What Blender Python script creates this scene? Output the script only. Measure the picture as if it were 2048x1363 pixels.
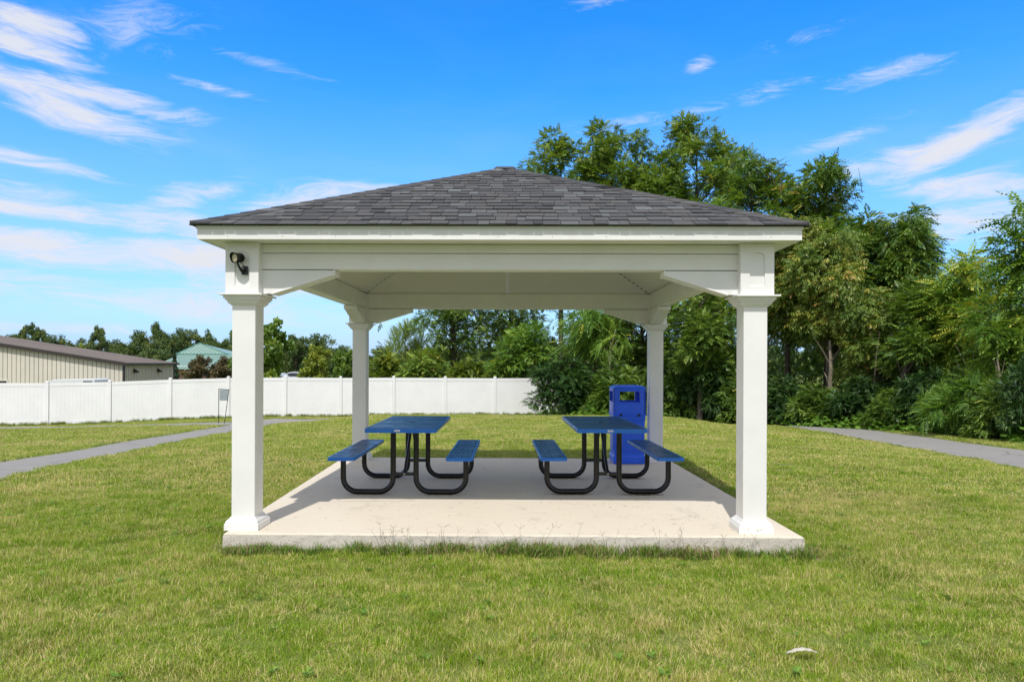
import bpy, bmesh, math, random
import numpy as np
from mathutils import Vector, Matrix, Euler

for o in list(bpy.data.objects):
    bpy.data.objects.remove(o)
scene = bpy.context.scene
COL = scene.collection

# ------------------------------------------------------------------ camera
CAM_X, CAM_Y, CAM_H, YAW, ROLL, FPX, HOR = 0.186, -8.4845, 1.452, -0.0111, 0.0038, 1417.26, 727.3
cam_data = bpy.data.cameras.new('camera')
cam = bpy.data.objects.new('camera', cam_data)
COL.objects.link(cam)
cam.location = (CAM_X, CAM_Y, CAM_H)
cam.rotation_mode = 'XYZ'
cam.rotation_euler = (Matrix.Rotation(-YAW, 3, 'Z') @ Matrix.Rotation(math.pi / 2, 3, 'X') @ Matrix.Rotation(ROLL, 3, 'Z')).to_euler()
cam_data.sensor_width = 36
cam_data.lens = FPX / 2048 * 36
cam_data.shift_y = (HOR - 681.5) / 2048
cam_data.clip_start = 0.05
cam_data.clip_end = 4000
scene.camera = cam

# ------------------------------------------------------------------ light
SUN_EL, SUN_AZ = math.radians(56.2), math.radians(189.4)
world = bpy.data.worlds.new('World')
scene.world = world
world.use_nodes = True
SKY_STRENGTH = 0.15
sun_data = bpy.data.lights.new('sun', 'SUN')
sun_data.energy = 2.1
sun_data.angle = math.radians(0.53)
sun_data.color = (1.0, 0.965, 0.91)
sun = bpy.data.objects.new('sun', sun_data)
COL.objects.link(sun)
sdir = Vector((math.sin(SUN_AZ) * math.cos(SUN_EL), math.cos(SUN_AZ) * math.cos(SUN_EL), math.sin(SUN_EL)))
sun.rotation_euler = sdir.to_track_quat('Z', 'Y').to_euler()
sun.location = (0, 0, 30)
scene.view_settings.view_transform = 'Standard'
scene.view_settings.look = 'None'
scene.view_settings.exposure = 0.86
scene.cycles.diffuse_bounces = 6
scene.view_settings.gamma = 1.0
scene.view_settings.use_curve_mapping = False


class NT:
    """small wrapper for building node trees"""
    def __init__(s, tree):
        s.t = tree; s.n = tree.nodes; s.l = tree.links
    def add(s, typ, **kw):
        nd = s.n.new(typ)
        for k, v in kw.items():
            if k.startswith('i_'):
                key = k[2:]
                key = int(key) if key.isdigit() else key.replace('_', ' ')
                s.put(nd.inputs[key], v)
            else:
                setattr(nd, k, v)
        return nd
    def put(s, sock, v):
        if isinstance(v, bpy.types.NodeSocket):
            s.l.new(v, sock)
        elif isinstance(v, bpy.types.Node):
            s.l.new(v.outputs[0], sock)
        else:
            sock.default_value = v
    def math(s, op, a, b=None, c=None, clamp=False):
        nd = s.n.new('ShaderNodeMath'); nd.operation = op; nd.use_clamp = clamp
        s.put(nd.inputs[0], a)
        if b is not None: s.put(nd.inputs[1], b)
        if c is not None: s.put(nd.inputs[2], c)
        return nd.outputs[0]
    def mix(s, f, a, b, blend='MIX'):
        nd = s.n.new('ShaderNodeMix'); nd.data_type = 'RGBA'; nd.blend_type = blend
        s.put(nd.inputs[0], f); s.put(nd.inputs[6], a); s.put(nd.inputs[7], b)
        return nd.outputs[2]
    def ramp(s, fac, stops, interp='LINEAR'):
        nd = s.n.new('ShaderNodeValToRGB'); nd.color_ramp.interpolation = interp
        e = nd.color_ramp.elements
        while len(e) < len(stops): e.new(0.5)
        for k, (p, c) in enumerate(stops):
            e[k].position = p
            e[k].color = (c, c, c, 1) if isinstance(c, (int, float)) else (*c[:3], 1)
        s.put(nd.inputs[0], fac)
        return nd.outputs[0]
    def noise(s, vec, scale, detail=3.0, rough=0.5, dist=0.0, dims='3D'):
        nd = s.n.new('ShaderNodeTexNoise'); nd.noise_dimensions = dims
        if vec is not None: s.put(nd.inputs['Vector'], vec)
        nd.inputs['Scale'].default_value = scale; nd.inputs['Detail'].default_value = detail
        nd.inputs['Roughness'].default_value = rough; nd.inputs['Distortion'].default_value = dist
        return nd.outputs['Fac']
    def rng(s, v, a, b, c=0.0, d=1.0, smooth=True):
        nd = s.n.new('ShaderNodeMapRange')
        nd.interpolation_type = 'SMOOTHSTEP' if smooth else 'LINEAR'
        s.put(nd.inputs[0], v)
        for i, x in enumerate((a, b, c, d)): nd.inputs[i + 1].default_value = x
        return nd.outputs[0]
    def mapping(s, vec, loc=(0, 0, 0), rot=(0, 0, 0), sc=(1, 1, 1), typ='POINT'):
        nd = s.n.new('ShaderNodeMapping'); nd.vector_type = typ
        s.put(nd.inputs[0], vec); nd.inputs[1].default_value = loc
        nd.inputs[2].default_value = rot; nd.inputs[3].default_value = sc
        return nd.outputs[0]


# ------------------------------------------------------------------ sky
def build_sky():
    k = NT(world.node_tree)
    k.n.clear()
    out = k.add('ShaderNodeOutputWorld')
    bg = k.add('ShaderNodeBackground', i_Strength=SKY_STRENGTH)
    k.l.new(bg.outputs[0], out.inputs[0])
    sky = k.add('ShaderNodeTexSky', sky_type='NISHITA', sun_disc=False, sun_elevation=SUN_EL,
                sun_rotation=SUN_AZ, altitude=0.0, air_density=1.0, dust_density=0.35, ozone_density=2.2)
    tc = k.add('ShaderNodeTexCoord')
    sep = k.add('ShaderNodeSeparateXYZ', i_0=tc.outputs['Generated'])
    az = k.math('ARCTAN2', sep.outputs[0], sep.outputs[1])
    el = k.math('ARCSINE', sep.outputs[2])
    ae = k.add('ShaderNodeCombineXYZ', i_0=az, i_1=el)
    ae = ae.outputs[0]
    sky_c = k.add('ShaderNodeHueSaturation', i_Hue=0.508, i_Saturation=1.45, i_Value=1.0, i_Color=sky.outputs[0]).outputs[0]
    sky_c = k.mix(k.rng(el, .36, -.03, 0, .92, smooth=False), sky_c, (1.30, 1.66, 3.5, 1))
    sky_c = k.mix(1.0, sky_c, (.80, 1.03, 1.05, 1), 'MULTIPLY')
    # thin high cloud: a warped, wind-drawn noise shown where soft patches allow it
    w1 = k.noise(k.mapping(ae, sc=(2.6, 6.0, 1)), 1.0, 3, .5)
    w2 = k.noise(k.mapping(ae, loc=(7, 3, 0), sc=(2.6, 6.0, 1)), 1.0, 3, .5)
    warp = k.add('ShaderNodeCombineXYZ', i_0=k.math('MULTIPLY', k.math('SUBTRACT', w1, .5), .22),
                 i_1=k.math('MULTIPLY', k.math('SUBTRACT', w2, .5), .10))
    va = k.add('ShaderNodeVectorMath', operation='ADD', i_0=ae, i_1=warp.outputs[0])
    vec = va.outputs[0]
    fine = k.noise(k.mapping(vec, rot=(0, 0, .12), sc=(13, 75, 1)), 1.0, 9, .70, 1.3)
    soft = k.noise(k.mapping(vec, loc=(3, 1, 0), rot=(0, 0, .05), sc=(4.2, 17, 1)), 1.0, 5, .55, .4)
    tex = k.math('ADD', k.math('MULTIPLY', fine, .5), k.math('MULTIPLY', soft, .5))
    # patches: azimuth, elevation, half width, half height, tilt, amount
    H0 = HOR
    patches = [(40, 18, 110, 22, -.03, 1.5), (10, 62, 150, 26, -.06, 1.6), (60, 100, 130, 16, -.10, 1.1), (70, 190, 190, 40, -.16, 1.5), (190, 192, 190, 18, -.08, 1.4),
               (60, 325, 190, 14, -.12, 1.2), (60, 395, 130, 24, .02, 1.2),
               (120, 432, 210, 24, -.04, 1.6), (330, 452, 230, 26, -.05, 1.5), (90, 505, 260, 26, -.02, 1.6), (340, 530, 260, 34, .03, 1.55), (60, 560, 200, 16, 0, 1.1), (250, 622, 560, 30, .0, 1.15),
               (620, 398, 150, 30, .1, 1.5), (1880, 285, 200, 26, .28, 1.6), (1780, 325, 140, 20, .10, 1.4),
               (1880, 375, 160, 22, -.05, 1.55), (1940, 425, 190, 36, .05, 1.3), (1400, 126, 26, 12, .3, .85),
               (1760, 145, 130, 20, .08, .9), (1550, 180, 80, 20, .15, .85), (1280, 238, 150, 13, .08, .95), (1590, 70, 90, 18, .1, .75),
               (560, 138, 130, 11, -.12, 1.0), (440, 182, 110, 9, -.1, .95), (350, 58, 170, 34, .10, .72),
               (190, 660, 260, 16, .0, 1.0), (360, 365, 80, 22, .1, 1.2), (2010, 560, 120, 60, 0, .8), (1700, 265, 110, 14, .2, .8),
               (640, 580, 300, 60, .02, 1.05), (330, 410, 120, 16, .25, 1.0), (1180, 8, 60, 12, .1, .8)]
    tot = None
    for (u, v, hw, hh, tilt, amt) in patches:
        a0 = math.atan((u - 1024) / FPX); e0 = math.atan((H0 - v) / FPX * math.cos(a0))
        a0 += YAW
        sx = hw / FPX * math.cos(a0) ** 2; sy = hh / FPX * math.cos(a0)
        m = k.mapping(vec if hh > 20 else ae, loc=(a0, e0, 0), rot=(0, 0, tilt), sc=(sx, sy, 1), typ='TEXTURE')
        ln = k.add('ShaderNodeVectorMath', operation='LENGTH', i_0=m).outputs['Value']
        g = k.rng(ln, 2.3, 0.0, 0.0, amt)
        tot = g if tot is None else k.math('MAXIMUM', tot, g)
    # denser cloud added out of view, overhead and behind, to lift and whiten fill light
    wide = k.noise(k.mapping(ae, loc=(11, 5, 0), sc=(1.4, 3.2, 1)), 1.0, 2, .5)
    behind = k.math('MAXIMUM', k.rng(k.math('ABSOLUTE', az), .72, 1.1), k.rng(el, .52, .9))
    tot = k.math('MAXIMUM', tot, k.math('MULTIPLY', k.rng(wide, .12, .42, 1.15, 2.2), behind))
    cov = k.math('ADD', tex, k.math('MULTIPLY', tot, .245))
    dens = k.math('MULTIPLY', k.rng(cov, .60, .92), k.rng(tot, .02, .6))
    veil = k.math('MULTIPLY', k.rng(soft, .40, .72), .16)
    low = k.rng(el, .42, .02)
    dens = k.math('ADD', k.math('MULTIPLY', dens, .92), k.math('MULTIPLY', veil, k.math('ADD', k.math('MULTIPLY', low, .9), .1)), clamp=True)
    cloud = (2.95, 3.0, 3.25, 1)
    col = k.mix(dens, sky_c, cloud)
    k.l.new(col, bg.inputs[0])
build_sky()


# ------------------------------------------------------------------ helpers
def W(u, d, v=None):
    """spot seen in direction u at distance d -> world x, y (and z)"""
    xr = (u - 1024) / FPX * d
    s, c = math.sin(YAW), math.cos(YAW)
    x = c * xr + s * d + CAM_X; y = -s * xr + c * d + CAM_Y
    if v is None: return x, y
    return x, y, CAM_H - (v - HOR - ROLL * (u - 1024)) / FPX * d

def smooth(t):
    t = np.clip(t, 0, 1); return t * t * (3 - 2 * t)

def ground(x, y):
    x = np.asarray(x, float); y = np.asarray(y, float)
    d = y - CAM_Y
    side = np.interp(d, [-60, -5, 2, 6, 11, 14, 22, 25, 30, 36, 50, 70, 120, 400],
                     [.1, -.05, -.11, -.155, -.21, -.34, -.66, -.80, -1.06, -1.15, -1.22, -1.35, -1.8, -3.0])
    mid = np.interp(d, [-60, -5, 2, 6, 11, 18, 26, 29, 32, 36, 50, 70, 120, 400],
                    [.1, -.05, -.11, -.155, -.085, -.22, -.45, -.74, -1.05, -1.15, -1.22, -1.35, -1.8, -3.0])
    t = smooth((np.abs(x) - 4.5) / 4.5)
    z = mid * (1 - t) + side * t
    z = z - .27 * smooth((-x - 12) / 9) * smooth((d - 16) / 12)
    left = smooth((-x - 22) / 22) * smooth((d - 34) / 28)
    z = z - left * 2.0
    z = z + .012 * np.sin(x * 1.3 + .4 * y) * np.cos(y * .9 - .3 * x) * smooth((d - 1) / 4)
    return z

def gz(x, y): return float(ground(x, y))

def empty(name, loc, rz=0.0, label=None, cat=None, group=None):
    o = bpy.data.objects.new(name, None)
    o.empty_display_size = .3
    COL.objects.link(o)
    o.location = loc; o.rotation_euler = (0, 0, rz)
    tag(o, label, cat, group)
    return o

def tag(o, label=None, cat=None, group=None, kind=None):
    if label: o['label'] = label
    if cat: o['category'] = cat
    if group: o['group'] = group
    if kind: o['kind'] = kind
    return o

def copy_tree(o, parent=None):
    c = o.copy(); COL.objects.link(c)
    if parent is not None: c.parent = parent
    for ch in list(o.children): copy_tree(ch, c)
    return c

class MB:
    def __init__(s): s.v = []; s.f = []; s.m = []; s.tint = []
    def face_mat(s, n, m): s.m += [m] * n
    def add(s, vs, fs, m=0, tint=None):
        b = len(s.v)
        s.v += [tuple(p) for p in vs]; s.f += [tuple(b + i for i in f) for f in fs]; s.m += [m] * len(fs)
        if tint is not None: s.tint += [tint] * len(vs)
        return s
    def box(s, x0, x1, y0, y1, z0, z1, m=0, tint=None, M=None):
        vs = [(x, y, z) for z in (z0, z1) for y in (y0, y1) for x in (x0, x1)]
        if M is not None: vs = [tuple(M @ Vector(p)) for p in vs]
        return s.add(vs, [(0, 2, 3, 1), (4, 5, 7, 6), (0, 1, 5, 4), (2, 6, 7, 3), (0, 4, 6, 2), (1, 3, 7, 5)], m, tint)
    def prism(s, poly, y0, y1, m=0, M=None):
        """polygon in x,z extruded along y"""
        n = len(poly)
        vs = [(p[0], y0, p[1]) for p in poly] + [(p[0], y1, p[1]) for p in poly]
        if M is not None: vs = [tuple(M @ Vector(p)) for p in vs]
        fs = [tuple(range(n)), tuple(range(2 * n - 1, n - 1, -1))] + [(i, i + n, (i + 1) % n + n, (i + 1) % n) for i in range(n)]
        return s.add(vs, fs, m)
    def square_lathe(s, prof, cx=0, cy=0, m=0, cap=True):
        """square rings: profile of (half width, z)"""
        vs = []
        for h, z in prof: vs += [(cx - h, cy - h, z), (cx + h, cy - h, z), (cx + h, cy + h, z), (cx - h, cy + h, z)]
        fs = []
        for i in range(len(prof) - 1):
            for j in range(4):
                a = i * 4 + j; b = i * 4 + (j + 1) % 4
                fs.append((a, b, b + 4, a + 4))
        if cap:
            fs.append((3, 2, 1, 0)); e = 4 * (len(prof) - 1); fs.append((e, e + 1, e + 2, e + 3))
        return s.add(vs, fs, m)
    def tube(s, pts, r, n=8, m=0, cap=True, tint=None):
        pts = [Vector(p) for p in pts]
        rs = r if isinstance(r, (list, tuple)) else [r] * len(pts)
        vs = []; prev = None
        for i, p in enumerate(pts):
            t = (pts[min(i + 1, len(pts) - 1)] - pts[max(i - 1, 0)]).normalized()
            if prev is None:
                a = t.orthogonal().normalized()
            else:
                a = (prev - t * prev.dot(t)).normalized()
            prev = a; b = t.cross(a)
            for k in range(n):
                q = 2 * math.pi * k / n
                vs.append(p + (a * math.cos(q) + b * math.sin(q)) * rs[i])
        fs = [(i * n + k, i * n + (k + 1) % n, (i + 1) * n + (k + 1) % n, (i + 1) * n + k) for i in range(len(pts) - 1) for k in range(n)]
        if cap: fs += [tuple(range(n - 1, -1, -1)), tuple((len(pts) - 1) * n + k for k in range(n))]
        return s.add(vs, fs, m, tint)
    def lathe(s, prof, n=24, m=0, M=None, cap=True):
        vs = []
        for r, z in prof:
            for k in range(n):
                q = 2 * math.pi * k / n; vs.append((r * math.cos(q), r * math.sin(q), z))
        if M is not None: vs = [tuple(M @ Vector(p)) for p in vs]
        fs = [(i * n + k, i * n + (k + 1) % n, (i + 1) * n + (k + 1) % n, (i + 1) * n + k) for i in range(len(prof) - 1) for k in range(n)]
        if cap: fs += [tuple(range(n - 1, -1, -1)), tuple((len(prof) - 1) * n + k for k in range(n))]
        return s.add(vs, fs, m)
    def mesh(s, name, mats):
        me = bpy.data.meshes.new(name)
        me.from_pydata(s.v, [], s.f)
        for m in (mats if isinstance(mats, (list, tuple)) else [mats]): me.materials.append(m)
        me.polygons.foreach_set('material_index', s.m)
        if s.tint:
            at = me.attributes.new('tint', 'FLOAT', 'POINT'); at.data.foreach_set('value', s.tint)
        me.validate(); me.update()
        return me
    def build(s, name, mats, parent=None, bevel=0, smooth_=False, loc=None, segs=2):
        me = s.mesh(name, mats)
        if smooth_:
            me.polygons.foreach_set('use_smooth', [True] * len(me.polygons))
            me.set_sharp_from_angle(angle=math.radians(35))
        o = bpy.data.objects.new(name, me); COL.objects.link(o)
        if parent is not None: o.parent = parent
        if loc is not None: o.location = loc
        if bevel:
            b = o.modifiers.new('bevel', 'BEVEL'); b.width = bevel; b.segments = segs; b.limit_method = 'ANGLE'
            b.angle_limit = math.radians(40); b.harden_normals = False
        return o

# ------------------------------------------------------------------ materials
def mat(name, color=(.5, .5, .5), rough=.5, metal=0.0, var=0.0, vscale=4.0, bump=0.0, bscale=60.0, spec=0.5, coat=0.0, stretch=(1, 1, 1)):
    m = bpy.data.materials.new(name); m.use_nodes = True
    k = NT(m.node_tree); p = k.n['Principled BSDF']
    p.inputs['Roughness'].default_value = rough; p.inputs['Metallic'].default_value = metal
    p.inputs['Specular IOR Level'].default_value = spec; p.inputs['Coat Weight'].default_value = coat
    g = k.add('ShaderNodeNewGeometry').outputs['Position']
    vec = k.mapping(g, sc=stretch)
    if var:
        n = k.noise(vec, vscale, 5, .6)
        a = tuple(c * (1 - var) for c in color) + (1,); b = tuple(min(1, c * (1 + var)) for c in color) + (1,)
        k.put(p.inputs['Base Color'], k.mix(k.rng(n, .3, .7), a, b))
        k.put(p.inputs['Roughness'], k.rng(k.noise(vec, vscale * 3, 3), .3, .7, max(.02, rough - .08), min(1, rough + .08)))
    else:
        p.inputs['Base Color'].default_value = (*color, 1)
    if bump:
        bn = k.add('ShaderNodeBump', i_Strength=bump, i_Distance=.004, i_Height=k.noise(vec, bscale, 4, .6))
        k.put(p.inputs['Normal'], bn.outputs[0])
    return m

M_VINYL = mat('white_vinyl', (.785, .78, .765), .42, var=.035, vscale=2.5, bump=.03, bscale=30)
def add_grime(m, zmax, amt, scale):
    k = NT(m.node_tree); p = k.n['Principled BSDF']; src = p.inputs['Base Color'].links[0].from_socket
    pos = k.add('ShaderNodeNewGeometry').outputs['Position']; z = k.add('ShaderNodeSeparateXYZ', i_0=pos).outputs[2]
    lo = k.rng(z, zmax, 0.0); sp = k.rng(k.noise(pos, scale, 5, .75), .56, .70)
    st = k.rng(k.noise(k.mapping(pos, sc=(9, 9, .7)), 1.0, 4, .6), .58, .75)
    f = k.math('ADD', k.math('MULTIPLY', k.math('MULTIPLY', lo, sp), amt), k.math('MULTIPLY', st, .07), clamp=True)
    k.put(p.inputs['Base Color'], k.mix(f, src, (.33, .29, .22, 1)))
add_grime(M_VINYL, .16, .55, 55)
M_FENCE = mat('fence_vinyl', (.80, .80, .80), .40, var=.03, vscale=1.2)
M_TRIM = mat('trim_metal', (.74, .745, .73), .35, var=.03)
M_BLACK = mat('black_steel', (.006, .006, .007), .26, spec=.4)
M_DARK = mat('dark_slot', (.01, .01, .01), .8)
M_SCREW = mat('screw_steel', (.35, .35, .34), .45, metal=.7)
M_BIN = mat('blue_plastic', (.012, .115, .86), .36, var=.06, vscale=3, bump=.12, bscale=350, spec=.5)
M_LABEL = mat('label_white', (.75, .75, .75), .4)
M_RED = mat('label_red', (.45, .04, .04), .5)
M_INK = mat('label_ink', (.16, .14, .18), .5)

def mat_ceiling():
    m = bpy.data.materials.new('ceiling_vinyl'); m.use_nodes = True
    k = NT(m.node_tree); p = k.n['Principled BSDF']; p.inputs['Roughness'].default_value = .5
    g = k.add('ShaderNodeNewGeometry').outputs['Position']
    n = k.noise(g, 2.0, 3)
    k.put(p.inputs['Base Color'], k.mix(n, (.68, .66, .555, 1), (.73, .71, .60, 1)))
    z = k.add('ShaderNodeSeparateXYZ', i_0=g).outputs[2]
    w = k.math('FRACT', k.math('MULTIPLY', z, 1 / .046))
    h = k.rng(w, .0, .14)
    b = k.add('ShaderNodeBump', i_Strength=.5, i_Distance=.003, i_Height=h)
    k.put(p.inputs['Normal'], b.outputs[0])
    return m
M_CEIL = mat_ceiling()

def mat_concrete(name, rough_edge=False):
    m = bpy.data.materials.new(name); m.use_nodes = True
    k = NT(m.node_tree); p = k.n['Principled BSDF']; p.inputs['Roughness'].default_value = .85
    g = k.add('ShaderNodeNewGeometry'); pos = g.outputs['Position']
    sep = k.add('ShaderNodeSeparateXYZ', i_0=pos)
    n1 = k.noise(pos, .9, 5, .6, .5)
    n2 = k.noise(k.mapping(pos, sc=(.8, 14, 1)), 3.0, 4, .6)
    n3 = k.noise(pos, 140, 2)
    top = k.mix(n1, (.60, .525, .415, 1), (.68, .61, .50, 1))
    top = k.mix(k.math('MULTIPLY', k.rng(n2, .55, .75), .28), top, (.40, .35, .28, 1))
    top = k.mix(k.math('MULTIPLY', k.rng(n3, .55, .75), .25), top, (.33, .29, .24, 1))
    # stains and worn blotches
    st = k.noise(pos, 2.3, 6, .65, 1.2)
    top = k.mix(k.math('MULTIPLY', k.rng(st, .56, .70), .32), top, (.36, .31, .25, 1))
    spk = k.noise(pos, 55, 3, .7)
    top = k.mix(k.math('MULTIPLY', k.rng(spk, .70, .74), .55), top, (.22, .18, .13, 1))
    # formed side: paler grey, pitted
    pit = k.noise(pos, 75, 5, .7)
    side = k.mix(k.noise(pos, 9, 4), (.44, .405, .35, 1), (.60, .56, .49, 1))
    side = k.mix(k.math('MULTIPLY', k.rng(pit, .54, .66), .65), side, (.15, .135, .12, 1))
    nz = k.add('ShaderNodeSeparateXYZ', i_0=g.outputs['True Normal']).outputs[2]
    f = k.rng(nz, .4, .8)
    k.put(p.inputs['Base Color'], k.mix(f, side, top))
    hb = k.math('ADD', k.math('MULTIPLY', k.math('SUBTRACT', 1.0, f), k.math('MULTIPLY', k.rng(pit, .62, .52), 1.0)), k.math('MULTIPLY', k.noise(pos, 160, 3), .2))
    b = k.add('ShaderNodeBump', i_Strength=.4, i_Distance=.004, i_Height=hb)
    k.put(p.inputs['Normal'], b.outputs[0])
    return m
M_CONC = mat_concrete('concrete')

def mat_asphalt():
    m = bpy.data.materials.new('asphalt'); m.use_nodes = True
    k = NT(m.node_tree); p = k.n['Principled BSDF']; p.inputs['Roughness'].default_value = .92
    pos = k.add('ShaderNodeNewGeometry').outputs['Position']
    a = k.noise(pos, 60, 4, .75); b = k.noise(pos, .8, 4, .6)
    c = k.mix(a, (.125, .120, .112, 1), (.34, .325, .30, 1))
    c = k.mix(k.math('MULTIPLY', b, .35), c, (.32, .30, .28, 1))
    vo = k.add('ShaderNodeTexVoronoi', feature='DISTANCE_TO_EDGE', i_Vector=k.add('ShaderNodeVectorMath', operation='ADD', i_0=pos, i_1=k.add('ShaderNodeTexNoise', i_Scale=1.6).outputs[1]).outputs[0], i_Scale=.55)
    crack = k.math('MULTIPLY', k.rng(vo.outputs['Distance'], .012, .0), k.rng(k.noise(pos, .45, 2), .46, .6))
    c = k.mix(k.math('MULTIPLY', crack, .8), c, (.05, .05, .05, 1))
    c = k.mix(k.math('MULTIPLY', k.rng(k.noise(pos, 2.4, 5, .7), .52, .68), .3), c, (.13, .125, .12, 1))
    k.put(p.inputs['Base Color'], c)
    bn = k.add('ShaderNodeBump', i_Strength=.7, i_Distance=.01, i_Height=a)
    k.put(p.inputs['Normal'], bn.outputs[0])
    return m
M_ASPH = mat_asphalt()

def mat_soil():
    m = bpy.data.materials.new('lawn_soil'); m.use_nodes = True
    k = NT(m.node_tree); p = k.n['Principled BSDF']; p.inputs['Roughness'].default_value = 1.0
    p.inputs['Specular IOR Level'].default_value = .1
    pos = k.add('ShaderNodeNewGeometry').outputs['Position']
    a = k.noise(pos, 22, 5, .7); b = k.noise(pos, .5, 4, .6); f = k.noise(pos, 3.5, 4, .7)
    c = k.mix(a, (.085, .13, .022, 1), (.20, .22, .06, 1))
    c = k.mix(k.math('MULTIPLY', k.rng(b, .4, .7), .5), c, (.17, .155, .07, 1))
    c = k.mix(k.math('MULTIPLY', f, .3), c, (.07, .11, .02, 1))
    k.put(p.inputs['Base Color'], c)
    return m
M_SOIL = mat_soil()

def mat_shingle():
    m = bpy.data.materials.new('asphalt_shingle'); m.use_nodes = True
    k = NT(m.node_tree); p = k.n['Principled BSDF']; p.inputs['Roughness'].default_value = .93
    p.inputs['Specular IOR Level'].default_value = .25
    pos = k.add('ShaderNodeNewGeometry').outputs['Position']
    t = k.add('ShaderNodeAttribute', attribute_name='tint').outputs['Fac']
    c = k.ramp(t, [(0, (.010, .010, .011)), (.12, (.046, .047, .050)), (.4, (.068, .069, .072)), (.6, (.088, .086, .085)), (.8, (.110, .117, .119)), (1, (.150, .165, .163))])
    g = k.noise(pos, 330, 2, .8)
    c = k.mix(k.rng(g, .3, .75), k.mix(1.0, c, (.55, .55, .56, 1), 'MULTIPLY'), k.mix(1.0, c, (1.6, 1.6, 1.6, 1), 'MULTIPLY'))
    s2 = k.noise(k.mapping(pos, sc=(6, 1, 1)), 1.3, 4)
    c = k.mix(k.math('MULTIPLY', k.rng(s2, .55, .85), .15), c, (.085, .078, .07, 1))
    k.put(p.inputs['Base Color'], c)
    bn = k.add('ShaderNodeBump', i_Strength=.6, i_Distance=.003, i_Height=g)
    k.put(p.inputs['Normal'], bn.outputs[0])
    return m
M_SHIN = mat_shingle()

def mat_blade(name, greens, straw, straw_amt):
    m = bpy.data.materials.new(name); m.use_nodes = True
    k = NT(m.node_tree); p = k.n['Principled BSDF']; out = k.n['Material Output']
    p.inputs['Roughness'].default_value = .5; p.inputs['Specular IOR Level'].default_value = .35
    pos = k.add('ShaderNodeNewGeometry').outputs['Position']
    t = k.add('ShaderNodeAttribute', attribute_name='tint').outputs['Fac']
    big = k.noise(pos, .42, 4, .65, .8); med = k.noise(k.mapping(pos, sc=(.75, 1.5, 1)), 2.6, 5, .7, .5); sml = k.noise(pos, 13.0, 3, .65)
    g = k.mix(t, (*greens[0], 1), (*greens[1], 1))
    g = k.mix(k.rng(med, .38, .66), g, (*greens[2], 1))
    dry = k.math('ADD', k.math('MULTIPLY', k.rng(big, .42, .68), .34), k.math('MULTIPLY', k.rng(sml, .45, .7), .30))
    dry = k.math('ADD', dry, k.math('MULTIPLY', k.rng(med, .58, .42), .22))
    g = k.mix(k.math('MULTIPLY', k.rng(k.noise(pos, 1.3, 4, .7, .6), .50, .68), .55), g, (*[c * .55 for c in greens[2]], 1))
    f = k.rng(k.math('SUBTRACT', k.math('ADD', dry, straw_amt), t), -.06, .06)
    c = k.mix(f, g, (*straw, 1))
    k.put(p.inputs['Base Color'], c)
    tr = k.add('ShaderNodeBsdfTranslucent'); k.put(tr.inputs[0], c)
    mx = k.add('ShaderNodeMixShader', i_0=.32); k.l.new(p.outputs[0], mx.inputs[1]); k.l.new(tr.outputs[0], mx.inputs[2])
    k.l.new(mx.outputs[0], out.inputs[0])
    return m
M_GRASS = mat_blade('grass_blades', [(.175, .30, .014), (.40, .49, .045), (.22, .35, .014)], (.66, .56, .24), .08)
M_WEED = mat_blade('weed_blades', [(.11, .23, .02), (.20, .34, .04), (.13, .25, .02)], (.34, .28, .13), .10)

def mat_leaf(name, stops, trans=.3, rough=.45, hue_noise=.35):
    m = bpy.data.materials.new(name); m.use_nodes = True
    k = NT(m.node_tree); p = k.n['Principled BSDF']; out = k.n['Material Output']
    p.inputs['Roughness'].default_value = rough; p.inputs['Specular IOR Level'].default_value = .4
    t = k.add('ShaderNodeAttribute', attribute_name='tint').outputs['Fac']
    pos = k.add('ShaderNodeNewGeometry').outputs['Position']
    n = k.noise(pos, 1.1, 3, .6)
    tt = k.math('ADD', t, k.math('MULTIPLY', k.math('SUBTRACT', n, .5), hue_noise), clamp=True)
    c = k.ramp(tt, stops)
    k.put(p.inputs['Base Color'], c)
    tr = k.add('ShaderNodeBsdfTranslucent'); k.put(tr.inputs[0], k.mix(1.0, c, (1.25, 1.2, .6, 1), 'MULTIPLY'))
    mx = k.add('ShaderNodeMixShader', i_0=trans); k.l.new(p.outputs[0], mx.inputs[1]); k.l.new(tr.outputs[0], mx.inputs[2])
    k.l.new(mx.outputs[0], out.inputs[0])
    return m
ML_LOCUST = mat_leaf('locust_leaf', [(0, (0.076, 0.153, 0.024)), (.5, (0.160, 0.259, 0.039)), (.85, (0.256, 0.363, 0.056)), (1, (0.362, 0.383, 0.070))])
ML_WALNUT = mat_leaf('walnut_leaf', [(0, (0.063, 0.144, 0.027)), (.5, (0.128, 0.230, 0.035)), (.88, (0.256, 0.345, 0.051)), (.97, (0.450, 0.402, 0.070)), (1, (0.450, 0.325, 0.070))])
ML_AILANT = mat_leaf('ailanthus_leaf', [(0, (0.076, 0.174, 0.027)), (.5, (0.160, 0.298, 0.042)), (.9, (0.320, 0.450, 0.062)), (1, (0.450, 0.450, 0.062))])
ML_YELLOW = mat_leaf('yellow_green_leaf', [(0, (0.109, 0.174, 0.022)), (.5, (0.217, 0.290, 0.036)), (.9, (0.362, 0.392, 0.051)), (1, (0.450, 0.406, 0.072))])
ML_PEACH = mat_leaf('peach_leaf', [(0, (0.088, 0.166, 0.024)), (.5, (0.177, 0.251, 0.039)), (.82, (0.353, 0.363, 0.056)), (.95, (0.450, 0.344, 0.072)), (1, (0.450, 0.265, 0.085))])
ML_DARK = mat_leaf('dark_shrub_leaf', [(0, (0.020, 0.058, 0.014)), (.6, (0.046, 0.109, 0.022)), (1, (0.087, 0.160, 0.029))], .22)
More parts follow.
